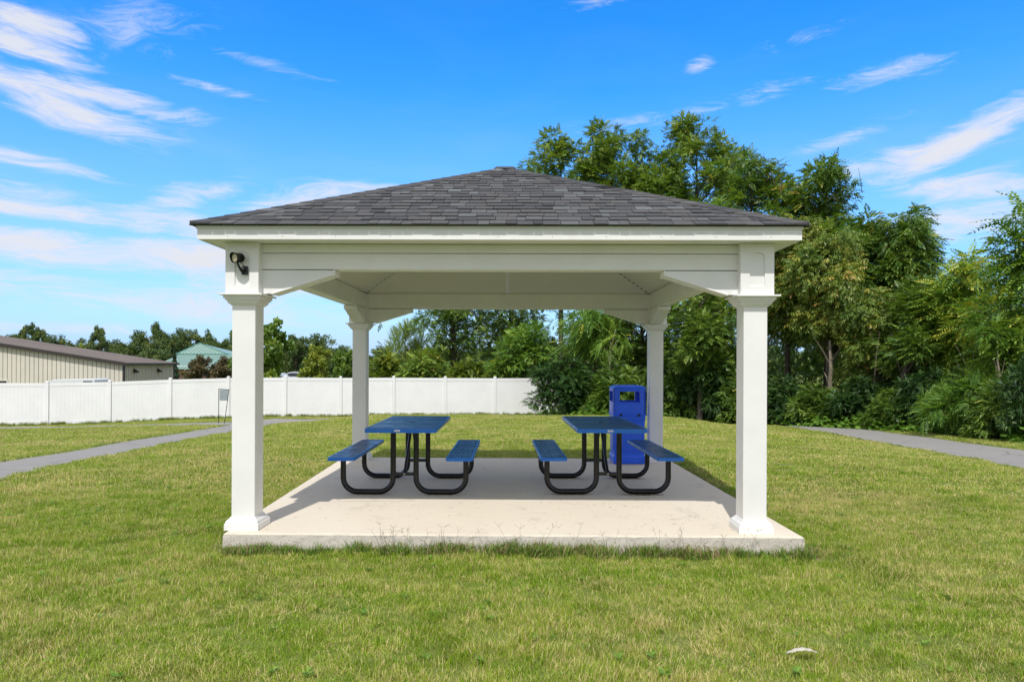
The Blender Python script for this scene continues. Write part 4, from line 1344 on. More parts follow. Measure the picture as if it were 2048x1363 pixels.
def crown_points(H, R, z0, nl, m, rng, prof='tree', rfac=.5, topsharp=1.0):
    """clump centres arranged in lobes; returns centres, outward directions"""
    C = []; O = []
    for i in range(nl):
        t = (i + rng.random() * .8 + .1) / nl
        if prof == 'tree': env = math.sqrt(max(.30, 1 - ((t - .45) / .60) ** 2)) if t > .45 else .8 + .2 * t / .45
        elif prof == 'shrub': env = math.sqrt(max(.16, 1 - (t * .95) ** 2))
        else: env = max(.12, 1 - t)
        lr = max(.34, R * rfac * rng.uniform(.62, 1.05) * (.75 + .25 * env))
        ang = i * 2.4 + rng.random() * .8
        rad = R * env * rng.uniform(.35, .95) - lr * .35
        rad = max(0, rad)
        c = np.array([rad * math.cos(ang), rad * math.sin(ang), z0 + lr * .5 + (H - z0 - lr * 1.45) * t])
        mm = max(3, int(m * (lr / (R * .5)) ** 1.6))
        v = rng.normal(0, 1, (mm, 3)); v /= np.linalg.norm(v, axis=1, keepdims=True)
        v[:, 2] = np.where(v[:, 2] < -.5, -v[:, 2], v[:, 2])
        rr = lr * rng.uniform(.35, 1.05, (mm, 1))
        p = c + v * rr * np.array([1, 1, .85])
        C.append(p); O.append(v)
    C = np.concatenate(C); O = np.concatenate(O)
    C[:, 2] = np.maximum(C[:, 2], .15)
    return C, O

def limb_mesh(mb, C, H, R, z0, rng, tr, base_spread=0.0, frac=1.0, twig=.012):
    """trunk with a slight sway and limbs reaching to the clumps"""
    sway = [Vector((rng.normal(0, .05) * H * .25, rng.normal(0, .05) * H * .25, 0)) for _ in range(3)]
    def trunk_at(t):
        return Vector((0, 0, H * t)) + sway[0] * math.sin(t * 3) + sway[1] * t * t
    top = .88
    mb.tube([trunk_at(t * top / 7) if t else Vector((0, 0, -.4)) for t in range(8)], [tr * (1.25 - t / 7 * 1.08) for t in range(8)], 8)
    for c in C:
        if rng.random() > frac: continue
        c = Vector(c); h = math.hypot(c.x, c.y)
        t0 = min(top * .97, max(.05, (c.z - h * rng.uniform(.5, 1.1)) / H))
        p = trunk_at(t0)
        mid = p.lerp(c, .5) + Vector((rng.normal(0, .12), rng.normal(0, .12), h * .08 + rng.normal(0, .12)))
        r0 = max(twig * 1.6, tr * .22 * (1 - t0) + .012)
        mb.tube([p, p.lerp(mid, .55), mid, mid.lerp(c, .55), c], [r0, r0 * .8, r0 * .6, r0 * .42, twig * .6], 5, cap=False)

def make_plant(name, H, R, z0, species, matl, nl, m, k, seed, label=None, cat='tree', loc=(0, 0, 0), group=None, prof='tree',
               clump=.48, droop=.08, tint_mu=.45, tint_sd=.2, fs=1.0, trunk=.11, bark=None, rfac=.5, topsharp=1.0, frac=1.0, bare=0):
    rng = np.random.default_rng(seed)
    C, O = crown_points(H, R, z0, nl, m, rng, prof, rfac, topsharp)
    n = len(C) * k
    ci = np.repeat(np.arange(len(C)), k)
    v = rng.normal(0, 1, (n, 3)); v /= np.linalg.norm(v, axis=1, keepdims=True)
    pos = C[ci] + v * clump * rng.uniform(.2, 1.0, (n, 1)) ** .7
    d = v * .8 + O[ci] * .45 + rng.normal(0, .45, (n, 3)); d[:, 2] = d[:, 2] * .6 - droop
    sc = rng.uniform(.7, 1.2, n) * fs
    clump_t = rng.normal(0, tint_sd * .8, len(C))
    tint = tint_mu + clump_t[ci] + rng.normal(0, tint_sd, n)
    Q, T = scatter_fronds(pos, d, .35, sc, TEMPL[species], rng, tint)
    me = mesh_from_quads(name + '_crown', Q, T, matl)
    mb = MB(); limb_mesh(mb, C, H, R, z0, rng, trunk, frac=frac)
    for b in range(bare):
        a = rng.uniform(0, 6.28); rr = R * rng.uniform(.1, .8)
        p = Vector((rr * math.cos(a), rr * math.sin(a), H * rng.uniform(.72, .9)))
        e_ = p + Vector((rng.normal(0, .25), rng.normal(0, .25), rng.uniform(.9, 1.7)))
        mb.tube([p, p.lerp(e_, .5) + Vector((rng.normal(0, .05), 0, 0)), e_], [.018, .013, .006], 4, cap=False)
    tm = mb.mesh(name + '_trunk', bark or M_BARK)
    root = empty(name, loc, 0, label, cat, group)
    o = bpy.data.objects.new('trunk' if cat == 'tree' else 'stems', tm); COL.objects.link(o); o.parent = root
    o = bpy.data.objects.new('crown' if cat == 'tree' else 'foliage', me); COL.objects.link(o); o.parent = root
    return root

def tree_at(u, vtop, hw, d, name, species, matl, seed, label, **kw):
    x, y, zt = W(u, d, vtop); z = gz(x, y)
    H = zt - z; R = hw / FPX * d * kw.pop('wide', 1.0)
    return make_plant(name, H, R, kw.pop('z0', .25) * H, species, matl, kw.pop('nl', 12), kw.pop('m', 9), kw.pop('k', 50), seed, label,
                      kw.pop('cat', 'tree'), (x, y, z), kw.pop('group', 'trees of the wood edge'), **kw)

# wood edge, tall trees first
tree_at(1122, 262, 88, 42, 'locust_tree', 'locust', ML_LOCUST, 1, 'feathery green locust tree rising just right of the roof peak, leftmost tall crown', nl=26, m=12, k=46, rfac=0.4, trunk=.16, wide=1.4, z0=0.48, fs=1.15)
tree_at(1222, 246, 78, 41, 'locust_tree', 'locust', ML_LOCUST, 2, 'rounded locust crown between the leftmost and the tallest tree behind the roof', nl=26, m=12, k=46, rfac=0.4, trunk=.17, wide=1.4, z0=0.48, fs=1.15)
tree_at(1385, 226, 84, 40, 'locust_tree', 'locust', ML_LOCUST, 3, 'tallest locust tree with a split top above the right half of the roof', nl=26, m=12, k=46, rfac=0.4, trunk=.18, wide=1.4, z0=0.48, fs=1.15)
tree_at(1300, 330, 75, 39, 'locust_tree', 'locust', ML_LOCUST, 30, 'lower locust tree filling the gap left of the tallest tree', nl=26, m=12, k=46, trunk=.13, wide=1.4, rfac=0.4, z0=0.48, fs=1.15)
tree_at(1500, 296, 92, 36, 'walnut_tree', 'walnut', ML_WALNUT, 4, 'broad walnut tree with bare twigs sticking out of its top', nl=26, m=11, k=40, trunk=.15, bare=26, frac=1.0, wide=1.45, rfac=0.38, z0=0.35)
tree_at(1648, 312, 66, 34.5, 'walnut_tree', 'walnut', ML_WALNUT, 5, 'slim walnut tree with drooping leaf tiers right of the bare twigs', nl=22, m=11, k=40, trunk=.12, bare=5, wide=1.45, rfac=0.42, fs=1.05)
tree_at(1432, 400, 85, 34, 'ailanthus_tree', 'ailanthus', ML_AILANT, 6, 'light green tree with long feathered leaves just above the right roof slope', nl=14, m=9, k=17, clump=.5, trunk=.11)
tree_at(1575, 420, 70, 31.5, 'peach_tree', 'peach', ML_PEACH, 7, 'yellowing tree with hanging narrow leaves close behind the right eave', nl=15, m=11, k=52, clump=.45, droop=.45, trunk=.1, wide=1.15, z0=0.38)
tree_at(1660, 450, 85, 29, 'peach_tree', 'peach', ML_PEACH, 8, 'bushy tree with orange tipped hanging leaves right of the front right post', nl=16, m=11, k=44, clump=.45, droop=.45, trunk=.12, wide=1.15, z0=0.38)
tree_at(1800, 404, 86, 31, 'walnut_tree', 'walnut', ML_WALNUT, 9, 'round topped tree with thin drooping leaves left of the open sky gap', nl=22, m=11, k=48, trunk=.12, droop=.4, wide=1.45, rfac=0.42)
tree_at(1758, 560, 78, 27.5, 'peach_tree', 'peach', ML_PEACH, 14, 'short yellow green tree under the round topped tree', nl=12, m=9, k=44, clump=.45, droop=.4, trunk=.09, tint_mu=.35)
tree_at(1856, 560, 105, 25.5, 'locust_tree', 'locust', ML_LOCUST, 10, 'dark blue green locust tree with a leaning trunk over the right path', nl=15, m=10, k=50, trunk=.12, tint_mu=.3, z0=.36)
tree_at(1940, 505, 80, 24, 'ailanthus_tree', 'ailanthus', ML_AILANT, 11, 'bright yellow green tree with long feathered leaves near the right edge', nl=14, m=10, k=24, fs=.85, clump=.45, trunk=.09, tint_mu=.75, z0=.35)
tree_at(2068, 402, 72, 20, 'ailanthus_tree', 'ailanthus', ML_AILANT, 12, 'tall feathered tree cut by the right edge of the picture', nl=15, m=8, k=12, clump=.45, trunk=.09, z0=.25, tint_mu=.4)
tree_at(2012, 600, 60, 20.5, 'ailanthus_tree', 'ailanthus', ML_AILANT, 13, 'low sapling with starry yellow green fronds at the right edge', nl=7, m=7, k=16, fs=.75, clump=.4, trunk=.05, z0=.45, tint_mu=.45)
tree_at(1578, 318, 66, 37, 'walnut_tree', 'walnut', ML_WALNUT, 61, 'rounded walnut crown between the bare twigs and the slim leaf tiers', nl=20, m=9, k=34, trunk=.12, wide=1.3, z0=.45, rfac=.42)
tree_at(1722, 425, 60, 32, 'walnut_tree', 'walnut', ML_WALNUT, 62, 'smaller walnut tree filling the dip left of the round topped tree', nl=16, m=9, k=34, trunk=.1, wide=1.35, z0=.35, rfac=.42)
# under the roof
tree_at(905, 470, 88, 44, 'locust_tree', 'locust', ML_LOCUST, 15, 'dark green locust tree seen under the roof just right of the back left post', nl=18, m=9, k=44, trunk=.15, tint_mu=.35)
tree_at(1010, 520, 95, 43, 'locust_tree', 'locust', ML_LOCUST, 16, 'locust tree behind the middle of the fence under the pavilion beam', nl=16, m=9, k=44, trunk=.14, tint_mu=.42)
tree_at(1060, 640, 75, 38.5, 'locust_tree', 'locust', ML_AILANT, 17, 'light green arching locust above the right end of the fence', nl=12, m=10, k=46, trunk=.08, tint_mu=.45, prof='shrub', z0=.2)
tree_at(1190, 590, 80, 34.5, 'ailanthus_tree', 'ailanthus', ML_AILANT, 18, 'tree with big hanging feathered leaves above the blue bin', nl=12, m=9, k=16, clump=.5, trunk=.09, droop=.5, z0=.45)
tree_at(1290, 520, 80, 35, 'locust_tree', 'locust', ML_LOCUST, 19, 'green locust tree filling the view just behind the back right post', nl=16, m=9, k=44, trunk=.13, tint_mu=.5)
tree_at(1400, 560, 80, 31, 'locust_tree', 'locust', ML_LOCUST, 20, 'locust tree between the back right post and the front right post', nl=14, m=9, k=46, trunk=.11, tint_mu=.42, z0=.3)

# shrubs: two built, the others copies
def shrub_at(src, u, vtop, hw, d, label, base_H, base_R, rz):
    x, y, zt = W(u, d, vtop); z = gz(x, y)
    o = copy_tree(src); o.location = (x, y, z); o.rotation_euler.z = rz
    s = hw / FPX * d / base_R; o.scale = (s, s, (zt - z) / base_H)
    tag(o, label, 'shrub', 'shrubs under the trees')
    return o
GS = 'shrubs under the trees'
x, y, zt = W(1140, 33.6, 705); z = gz(x, y)
s1 = make_plant('shrub', 2.9, 1.9, .15, 'locust', ML_DARK, 12, 10, 46, 41, 'dark arching shrub overhanging the right end of the white fence', 'shrub', (x, y, z), GS, prof='shrub', clump=.4, trunk=.05, droop=.2)
x, y, zt = W(1235, 32.5, 730); z = gz(x, y)
s2 = make_plant('shrub', 2.4, 1.7, .1, 'shrub', ML_LOCUST, 12, 10, 46, 42, 'leafy dark shrub left of the blue bin at the foot of the wood', 'shrub', (x, y, z), GS, prof='shrub', clump=.35, trunk=.05, tint_mu=.25)
x, y, zt = W(1975, 20.4, 690); z = gz(x, y)
s3 = make_plant('shrub', 1.9, 1.3, .2, 'ailanthus', ML_AILANT, 12, 9, 22, 43, 'feathery shrub with pale stems near the right end of the path', 'shrub', (x, y, z), GS, prof='shrub', clump=.32, trunk=.04, tint_mu=.3, fs=.62)
shr = [(s2, 1330, 720, 62, 32.5, 'shrub behind the foot of the back right post', 2.4, 1.7), (s1, 1405, 700, 70, 31.5, 'dark shrub midway between the two right posts', 2.9, 1.9),
       (s2, 1490, 735, 60, 30.5, 'shrub hidden partly by the front right post', 2.4, 1.7), (s1, 1560, 750, 66, 29.5, 'dark shrub just right of the front right post', 2.9, 1.9),
       (s2, 1640, 775, 60, 28, 'shrub around the bare trunk above the narrow path bend', 2.4, 1.7), (s1, 1725, 752, 66, 26.5, 'dark shrub under the orange tipped tree', 2.9, 1.9),
       (s2, 1795, 775, 60, 24.6, 'shrub where the right path starts to widen', 2.4, 1.7), (s1, 1865, 735, 66, 23.2, 'dark rounded shrub beneath the blue green locust', 2.9, 1.9),
       (s2, 1925, 745, 62, 21.8, 'shrub right of the dark rounded shrub', 2.4, 1.7), (s2, 2000, 755, 60, 19.2, 'shrub at the right edge above the path', 2.4, 1.7),
       (s3, 1900, 770, 52, 21.2, 'low feathery shrub beside the middle of the right path', 1.9, 1.3), (s1, 2060, 730, 56, 18.2, 'dark arching shrub cut by the right edge of the picture', 2.9, 1.9),
       (s1, 2130, 640, 90, 18.0, 'dark shrub just beyond the right edge', 2.9, 1.9), (s3, 1195, 790, 30, 32.4, 'small feathery shrub left of the bin with pale leaves', 1.9, 1.3)]
for i, (src, u, vt, hw, d, lab, bh, br_) in enumerate(shr): shrub_at(src, u, vt, hw, d, lab, bh, br_, i * 1.7)

# shrubs beyond the fence, right of the back left post
tree_at(812, 640, 44, 46, 'willow_shrub', 'willow', ML_LOCUST, 51, 'wispy upright willow shrub right of the back left post', nl=9, m=9, k=34, droop=-.9, prof='shrub', cat='shrub', group='shrubs beyond the fence', trunk=.05, tint_mu=.7)
tree_at(768, 705, 34, 44, 'shrub', 'shrub', ML_YELLOW, 52, 'yellow green shrub close to the back left post beyond the fence', nl=9, m=10, k=30, prof='shrub', cat='shrub', group='shrubs beyond the fence', trunk=.04, tint_mu=.2, z0=.1, fs=1.4)
tree_at(850, 700, 50, 42, 'shrub', 'shrub', ML_LOCUST, 53, 'green shrub over the fence below the dark locust', nl=9, m=10, k=36, prof='shrub', cat='shrub', group='shrubs beyond the fence', trunk=.04, tint_mu=.6, z0=.1, fs=1.5)
tree_at(935, 722, 46, 40, 'shrub', 'shrub', ML_YELLOW, 54, 'low yellow tinged shrub over the middle of the fence', nl=8, m=10, k=32, prof='shrub', cat='shrub', group='shrubs beyond the fence', trunk=.04, tint_mu=.25, z0=.1, fs=1.4)
tree_at(1010, 715, 46, 39.5, 'shrub', 'locust', ML_LOCUST, 55, 'shrub over the fence below the arching light green locust', nl=8, m=10, k=36, prof='shrub', cat='shrub', group='shrubs beyond the fence', trunk=.04, tint_mu=.55, z0=.1)

# mass of the wood behind the front row, and its leafy floor
def build_wood():
    rng = np.random.default_rng(9)
    n = 15500
    line = np.array([W(830, 50), W(1100, 48), W(1350, 46), W(1600, 41), W(1800, 36), W(1950, 31.5), W(2100, 27), W(2300, 24)])
    hts = np.array([7.5, 15.5, 16.5, 12.0, 8.0, 4.0, 4.4, 6.0])
    t = rng.uniform(0, 7, n); i = t.astype(int); f = t - i
    base = line[i] * (1 - f)[:, None] + line[np.minimum(i + 1, 7)] * f[:, None]
    hh = hts[i] * (1 - f) + hts[np.minimum(i + 1, 7)] * f
    pos = np.zeros((n, 3)); pos[:, :2] = base + rng.normal(0, 1.3, (n, 2))
    lump = .75 + .22 * np.sin(t * 7.3) + .1 * np.sin(t * 17.1)
    pos[:, 2] = ground(pos[:, 0], pos[:, 1]) + np.where(rng.random(n) < .4, rng.uniform(0, 4.5, n), rng.uniform(0, 1, n) ** .8 * hh * lump)
    d = rng.normal(0, 1, (n, 3)); d[:, 2] -= .3
    Q, T = scatter_fronds(pos, d, .4, rng.uniform(1.5, 2.5, n), TEMPL['shrub'][:2], rng, np.clip(rng.normal(.3, .2, n), 0, 1))
    me = mesh_from_quads('woodland', Q, T, ML_LOCUST)
    o = bpy.data.objects.new('woodland', me); COL.objects.link(o)
    tag(o, 'dense dark woodland mass behind the front row of trees', 'woodland', kind='stuff')
build_wood()

def build_stems():
    """bare saplings standing in the shade of the wood edge"""
    rng = np.random.default_rng(21)
    specs = [(1655, 835, 28.2, 3.4, .09, 'thick pale bare trunk in the shade right of the front right post'), (1742, 848, 26.3, 3.6, .03, 'thin pale forked sapling at the wood edge'),
             (1792, 850, 25.3, 4.2, .10, 'dark leaning trunk under the blue green locust'), (1998, 885, 19.6, 2.2, .045, 'short bare brown stem beside the right path'),
             (1215, 815, 33.2, 3.6, .09, 'straight brown trunk left of the blue bin'), (1455, 820, 31, 2.8, .02, 'pair of thin bare stems left of the front right post'),
             (1945, 870, 21.3, 2.0, .04, 'small bare stem among the feathery shrubs')]
    for u, v, d, h, r, lab in specs:
        x, y = W(u, d); z = gz(x, y)
        mb = MB(); lean = rng.normal(0, .25) + (.9 if 'leaning' in lab else 0)
        pts = [Vector((0, 0, -.2)), Vector((lean * .2 + rng.normal(0, .04), 0, h * .35)), Vector((lean * .6, rng.normal(0, .1), h * .7)), Vector((lean, 0, h))]
        mb.tube(pts, [r * 1.15, r, r * .8, r * .5], 7)
        for b in range(4):
            p = pts[1].lerp(pts[3], rng.uniform(.1, .8)); e_ = p + Vector((rng.normal(0, .5), rng.normal(0, .3), rng.uniform(.4, 1.2)))
            mb.tube([p, p.lerp(e_, .5) + Vector((0, 0, .08)), e_], [r * .4, r * .3, r * .12], 5, cap=False)
        root = mb.build('sapling', M_TWIG if r < .095 else M_BARK); root.location = (x, y, z)
        tag(root, lab, 'tree trunk', 'bare stems in the wood edge')
build_stems()

def build_cover():
    rng = np.random.default_rng(33)
    Q = []; T = []
    # strip along the foot of the wood
    pts = [on_ground(1090, 828), W(1150, 32), W(1250, 31.4), W(1340, 31.6), W(1450, 31), W(1545, 29.6), W(1640, 27), W(1740, 25), W(1830, 23.2), W(1920, 21.2), W(2010, 19.2), W(2100, 17.4), W(2250, 15.5)]
    line = np.array([(p.x, p.y) for p in smooth_line(pts, 8)])
    nrm = np.gradient(line, axis=0); nrm = np.stack([-nrm[:, 1], nrm[:, 0]], 1); nrm /= np.linalg.norm(nrm, axis=1, keepdims=True)
    n = 15000
    t = rng.uniform(0, len(line) - 1.01, n); i = t.astype(int); f = (t - i)[:, None]
    off = rng.uniform(-.45, 1.8, n)
    base = line[i] * (1 - f) + line[i + 1] * f + nrm[i] * off[:, None] * .9 + rng.normal(0, .15, (n, 2))
    lump = np.clip(.3 + .35 * np.sin(t * 1.9) * np.sin(t * .7 + 1) + .25 * rng.random(n), .06, .8)
    z = ground(base[:, 0], base[:, 1]) + rng.random(n) * lump * np.clip(.75 + off * .4, .45, 1.2)
    # broad leaves
    a = rng.uniform(0, 2 * np.pi, n); s = rng.uniform(.07, .17, n) * np.where(off < 1.0, 1.25, .9)
    tilt = rng.normal(.25, .35, n)
    dx = np.stack([np.cos(a), np.sin(a), -tilt], 1); dy = np.stack([-np.sin(a), np.cos(a), rng.normal(0, .3, n)], 1)
    p = np.stack([base[:, 0], base[:, 1], z], 1)
    q_ = np.stack([p, p + dx * s[:, None] * .55 + dy * s[:, None] * .45, p + dx * s[:, None] * 1.15, p + dx * s[:, None] * .55 - dy * s[:, None] * .45], 1)
    me = mesh_from_quads('ground_cover', q_, np.clip(rng.normal(.5, .25, n), 0, 1), ML_COVER)
    o = bpy.data.objects.new('ground_cover', me); COL.objects.link(o)
    tag(o, 'broad leaved weeds creeping along the foot of the wood', 'ground cover', kind='stuff')
build_cover()

# ------------------------------------------------------------------ far trees
def far_crown(seed, n, prof='tree', H=10.0, R=4.0, z0=1.5, lobes=16, leaf=.36, matl=ML_FAR, conif=False):
    rng = np.random.default_rng(seed)
    if conif:
        t = rng.random(n) ** .8; r = R * (1 - t) * (.55 + .45 * (np.sin(t * 55) * .5 + .5)) * rng.uniform(.5, 1, n) ** .5; a = rng.uniform(0, 6.28, n)
        pos = np.stack([r * np.cos(a), r * np.sin(a), z0 + (H - z0) * t - r * .25], 1); tint = rng.normal(.5, .2, n)
    else:
        C, O = crown_points(H, R, z0, lobes, 9, rng, prof, .42)
        ci = rng.integers(0, len(C), n); v = rng.normal(0, 1, (n, 3)); v /= np.linalg.norm(v, axis=1, keepdims=True)
        pos = C[ci] + v * .75 * rng.uniform(.3, 1, (n, 1)); tint = .45 + rng.normal(0, .16, len(C))[ci] + rng.normal(0, .15, n)
    a = rng.normal(0, 1, (n, 3)); a /= np.linalg.norm(a, axis=1, keepdims=True)
    b = np.cross(a, rng.normal(0, 1, (n, 3))); b /= np.linalg.norm(b, axis=1, keepdims=True)
    s = leaf * rng.uniform(.5, 1, n)[:, None]
    q_ = np.stack([pos - a * s * .6, pos + b * s * .35, pos + a * s * .6, pos - b * s * .35], 1)
    return mesh_from_quads('far_crown', q_, np.clip(tint, 0, 1), matl)
def far_tree_proto(name, me, H, R, tr, matl=M_BARK):
    root = empty(name, (0, 0, 0))
    mb = MB(); rng = np.random.default_rng(5)
    C, O = crown_points(H, R, H * .25, 8, 3, rng)
    limb_mesh(mb, C, H, R, H * .2, rng, tr)
    o = mb.build('trunk', matl, root)
    o = bpy.data.objects.new('crown', me); COL.objects.link(o); o.parent = root
    return root
FH, FR = 10.0, 4.0
protos = {}
protos['a'] = far_tree_proto('broadleaf_tree', far_crown(101, 9000), FH, FR, .2)
protos['b'] = far_tree_proto('broadleaf_tree', far_crown(102, 9000, lobes=11, z0=3), FH, FR, .2)
protos['c'] = far_tree_proto('broadleaf_tree', far_crown(103, 9000, lobes=22, z0=.5), FH, FR, .2)
protos['y'] = far_tree_proto('yellow_green_tree', far_crown(104, 9000, 'shrub', z0=.3, leaf=.5, matl=ML_FARY, lobes=18), FH, FR, .12)
protos['r'] = far_tree_proto('crab_apple_tree', far_crown(105, 6000, 'tree', z0=3, leaf=.42, matl=ML_BROWN, lobes=14), FH, FR, .18)
protos['s'] = far_tree_proto('spruce_tree', far_crown(106, 9000, z0=.3, R=3.0, leaf=.45, matl=ML_SPRUCE, conif=True), FH, 1.0, .16)
protos['m'] = far_tree_proto('broadleaf_tree', far_crown(107, 12000, lobes=24, z0=.6, leaf=.62, matl=ML_LOCUST), FH, FR, .2)
used = set()
def far(kind, u, vt, hw, d, label, rz=None, group='trees on the far skyline'):
    x, y, zt = W(u, d, vt); z = gz(x, y)
    if kind not in used: o = protos[kind]; used.add(kind)
    else: o = copy_tree(protos[kind])
    o.location = (x, y, z); o.rotation_euler.z = rz if rz is not None else (u * .37) % 6.28
    if d > 105 and kind in 'abc': hw *= 1.4
    if kind == 'r': hw *= 1.45
    s = hw / FPX * d / (FR if kind != 's' else 3.0)
    o.scale = (s, s, (zt - z) / FH)
    tag(o, label, 'tree', group)
sky = [('c', -20, 668, 34, 170, 'far dark tree at the left edge above the brown roof'), ('a', 38, 660, 34, 165, 'far tree second from the left edge on the skyline'),
       ('b', 58, 643, 20, 160, 'thin pointed far tree above the left end of the brown roof'), ('b', 82, 652, 18, 160, 'second pointed far tree beside the thin one'),
       ('c', 112, 668, 30, 165, 'low rounded far tree right of the two pointed ones'), ('a', 150, 682, 30, 150, 'far tree left of the lone tall crown'),
       ('y', 160, 683, 22, 130, 'lime green tree just above the brown roof'), ('b', 200, 649, 20, 160, 'lone tall dark crown standing out on the left skyline'),
       ('c', 178, 676, 30, 170, 'dark tree at the left foot of the lone tall crown'), ('c', 225, 678, 28, 165, 'dark tree right of the lone tall crown'),
       ('s', 214, 684, 20, 128, 'small dark conifer above the brown roof'), ('a', 252, 682, 28, 150, 'green tree left of the high skyline clump'),
       ('c', 283, 660, 30, 155, 'left shoulder of the high skyline clump'), ('b', 308, 642, 24, 155, 'highest crown of the left skyline clump'),
       ('a', 338, 662, 28, 150, 'tree right of the highest skyline crown'), ('c', 368, 656, 34, 165, 'broad rounded crown above the green roof peak'),
       ('c', 396, 658, 30, 168, 'rounded crown right above the green roof'), ('a', 424, 668, 22, 160, 'small crown right of the green roof peak'),
       ('a', 445, 676, 26, 150, 'crown beside the front left post above the green roof'), ('c', 470, 668, 26, 165, 'dark crown partly hidden by the front left post'),
       ('a', 300, 690, 34, 135, 'green tree standing between the brown and the green roof'), ('c', 262, 705, 30, 132, 'low tree behind the right end of the brown roof'),
       ('c', 325, 700, 26, 128, 'dark tree left of the spruce'),
       ('s', 349, 694, 19, 100, 'dark spruce beside the right end of the brown roof'),
       ('r', 402, 708, 31, 96, 'brownish crab apple in front of the green roof'), ('r', 452, 710, 28, 96, 'second crab apple close to the front left post'),
       ('m', 520, 636, 62, 72, 'large dark green maple right of the front left post'), ('a', 592, 664, 36, 125, 'grey green far tree right of the maple'),
       ('c', 640, 667, 42, 130, 'rounded dark crown behind the yellow green tree'), ('c', 690, 690, 30, 120, 'dark crown left of the back left post'),
       ('y', 632, 686, 42, 54, 'large yellow green bushy tree over the fence'), ('m', 688, 698, 32, 52, 'dark green bush left of the back left post over the fence'),
       ('c', 765, 690, 32, 110, 'dark far crown right of the back left post'), ('y', 748, 722, 24, 50, 'yellowish bush right behind the back left post')]
for k_, u, vt, hw, d, lab in sky: far(k_, u, vt, hw, d, lab)

def build_farwood():
    """hazy band of distant woodland that closes the horizon"""
    rng = np.random.default_rng(3); n = 40000
    az = rng.uniform(-1.15, 1.15, n); D = rng.uniform(215, 260, n)
    x = D * np.tan(az * .9); y = CAM_Y + D
    pos = np.stack([x, y, ground(x, y) + rng.random(n) * (9.4 + 1.2 * np.sin(x * .05) + 1.1 * np.sin(x * .17 + 1))], 1)
    a = rng.normal(0, 1, (n, 3)); a /= np.linalg.norm(a, axis=1, keepdims=True); b = np.cross(a, rng.normal(0, 1, (n, 3))); b /= np.linalg.norm(b, axis=1, keepdims=True)
    s = rng.uniform(1.0, 2.2, n)[:, None]
    q_ = np.stack([pos - a * s * .6, pos + b * s * .5, pos + a * s * .6, pos - b * s * .5], 1)
    me = mesh_from_quads('distant_woodland', q_, np.clip(rng.normal(.45, .2, n), 0, 1), ML_FAR)
    o = bpy.data.objects.new('distant_woodland', me); COL.objects.link(o)
    tag(o, 'distant band of woodland along the horizon', 'woodland', kind='stuff')
build_farwood()

# ------------------------------------------------------------------ grass
def blade_clump(name, nb, rad, h, w, seed, matl=None, lean=.85, broad=0.0):
    rng = np.random.default_rng(seed)
    r = rad * np.sqrt(rng.random(nb)); a = rng.uniform(0, 6.283, nb)
    bx, by = r * np.cos(a), r * np.sin(a)
    hh = h * rng.uniform(.35, 1.25, nb); ww = w * rng.uniform(.6, 1.3, nb)
    da = rng.uniform(0, 6.283, nb); ln = lean * rng.random(nb) ** .8 * hh * 1.5
    fa = da + np.pi / 2 + rng.normal(0, .7, nb)
    sx, sy = np.cos(fa) * ww / 2, np.sin(fa) * ww / 2
    mx, my = bx + np.cos(da) * ln * .35, by + np.sin(da) * ln * .35
    ex, ey = bx + np.cos(da) * ln, by + np.sin(da) * ln
    z0 = np.full(nb, -.015)
    V = np.stack([np.stack([bx - sx, by - sy, z0], 1), np.stack([bx + sx, by + sy, z0], 1),
                  np.stack([mx + sx * .85, my + sy * .85, hh * .62], 1), np.stack([mx - sx * .85, my - sy * .85, hh * .62], 1),
                  np.stack([ex, ey, hh], 1)], 1)
    n = nb
    me = bpy.data.meshes.new(name)
    me.vertices.add(n * 5); me.vertices.foreach_set('co', V.astype(np.float32).reshape(-1))
    b = (np.arange(n) * 5)[:, None]
    li = np.concatenate([b + np.array([0, 1, 2, 3]), b + np.array([3, 2, 4])], 1).reshape(-1)
    me.loops.add(len(li)); me.loops.foreach_set('vertex_index', li.astype(np.int32))
    me.polygons.add(2 * n)
    ls = np.stack([np.arange(n) * 7, np.arange(n) * 7 + 4], 1).reshape(-1); lt = np.tile([4, 3], n)
    me.polygons.foreach_set('loop_start', ls.astype(np.int32)); me.polygons.foreach_set('loop_total', lt.astype(np.int32))
    at = me.attributes.new('tint', 'FLOAT', 'POINT'); at.data.foreach_set('value', np.repeat(rng.random(n), 5).astype(np.float32))
    me.materials.append(matl or M_GRASS); me.update(calc_edges=True)
    return me

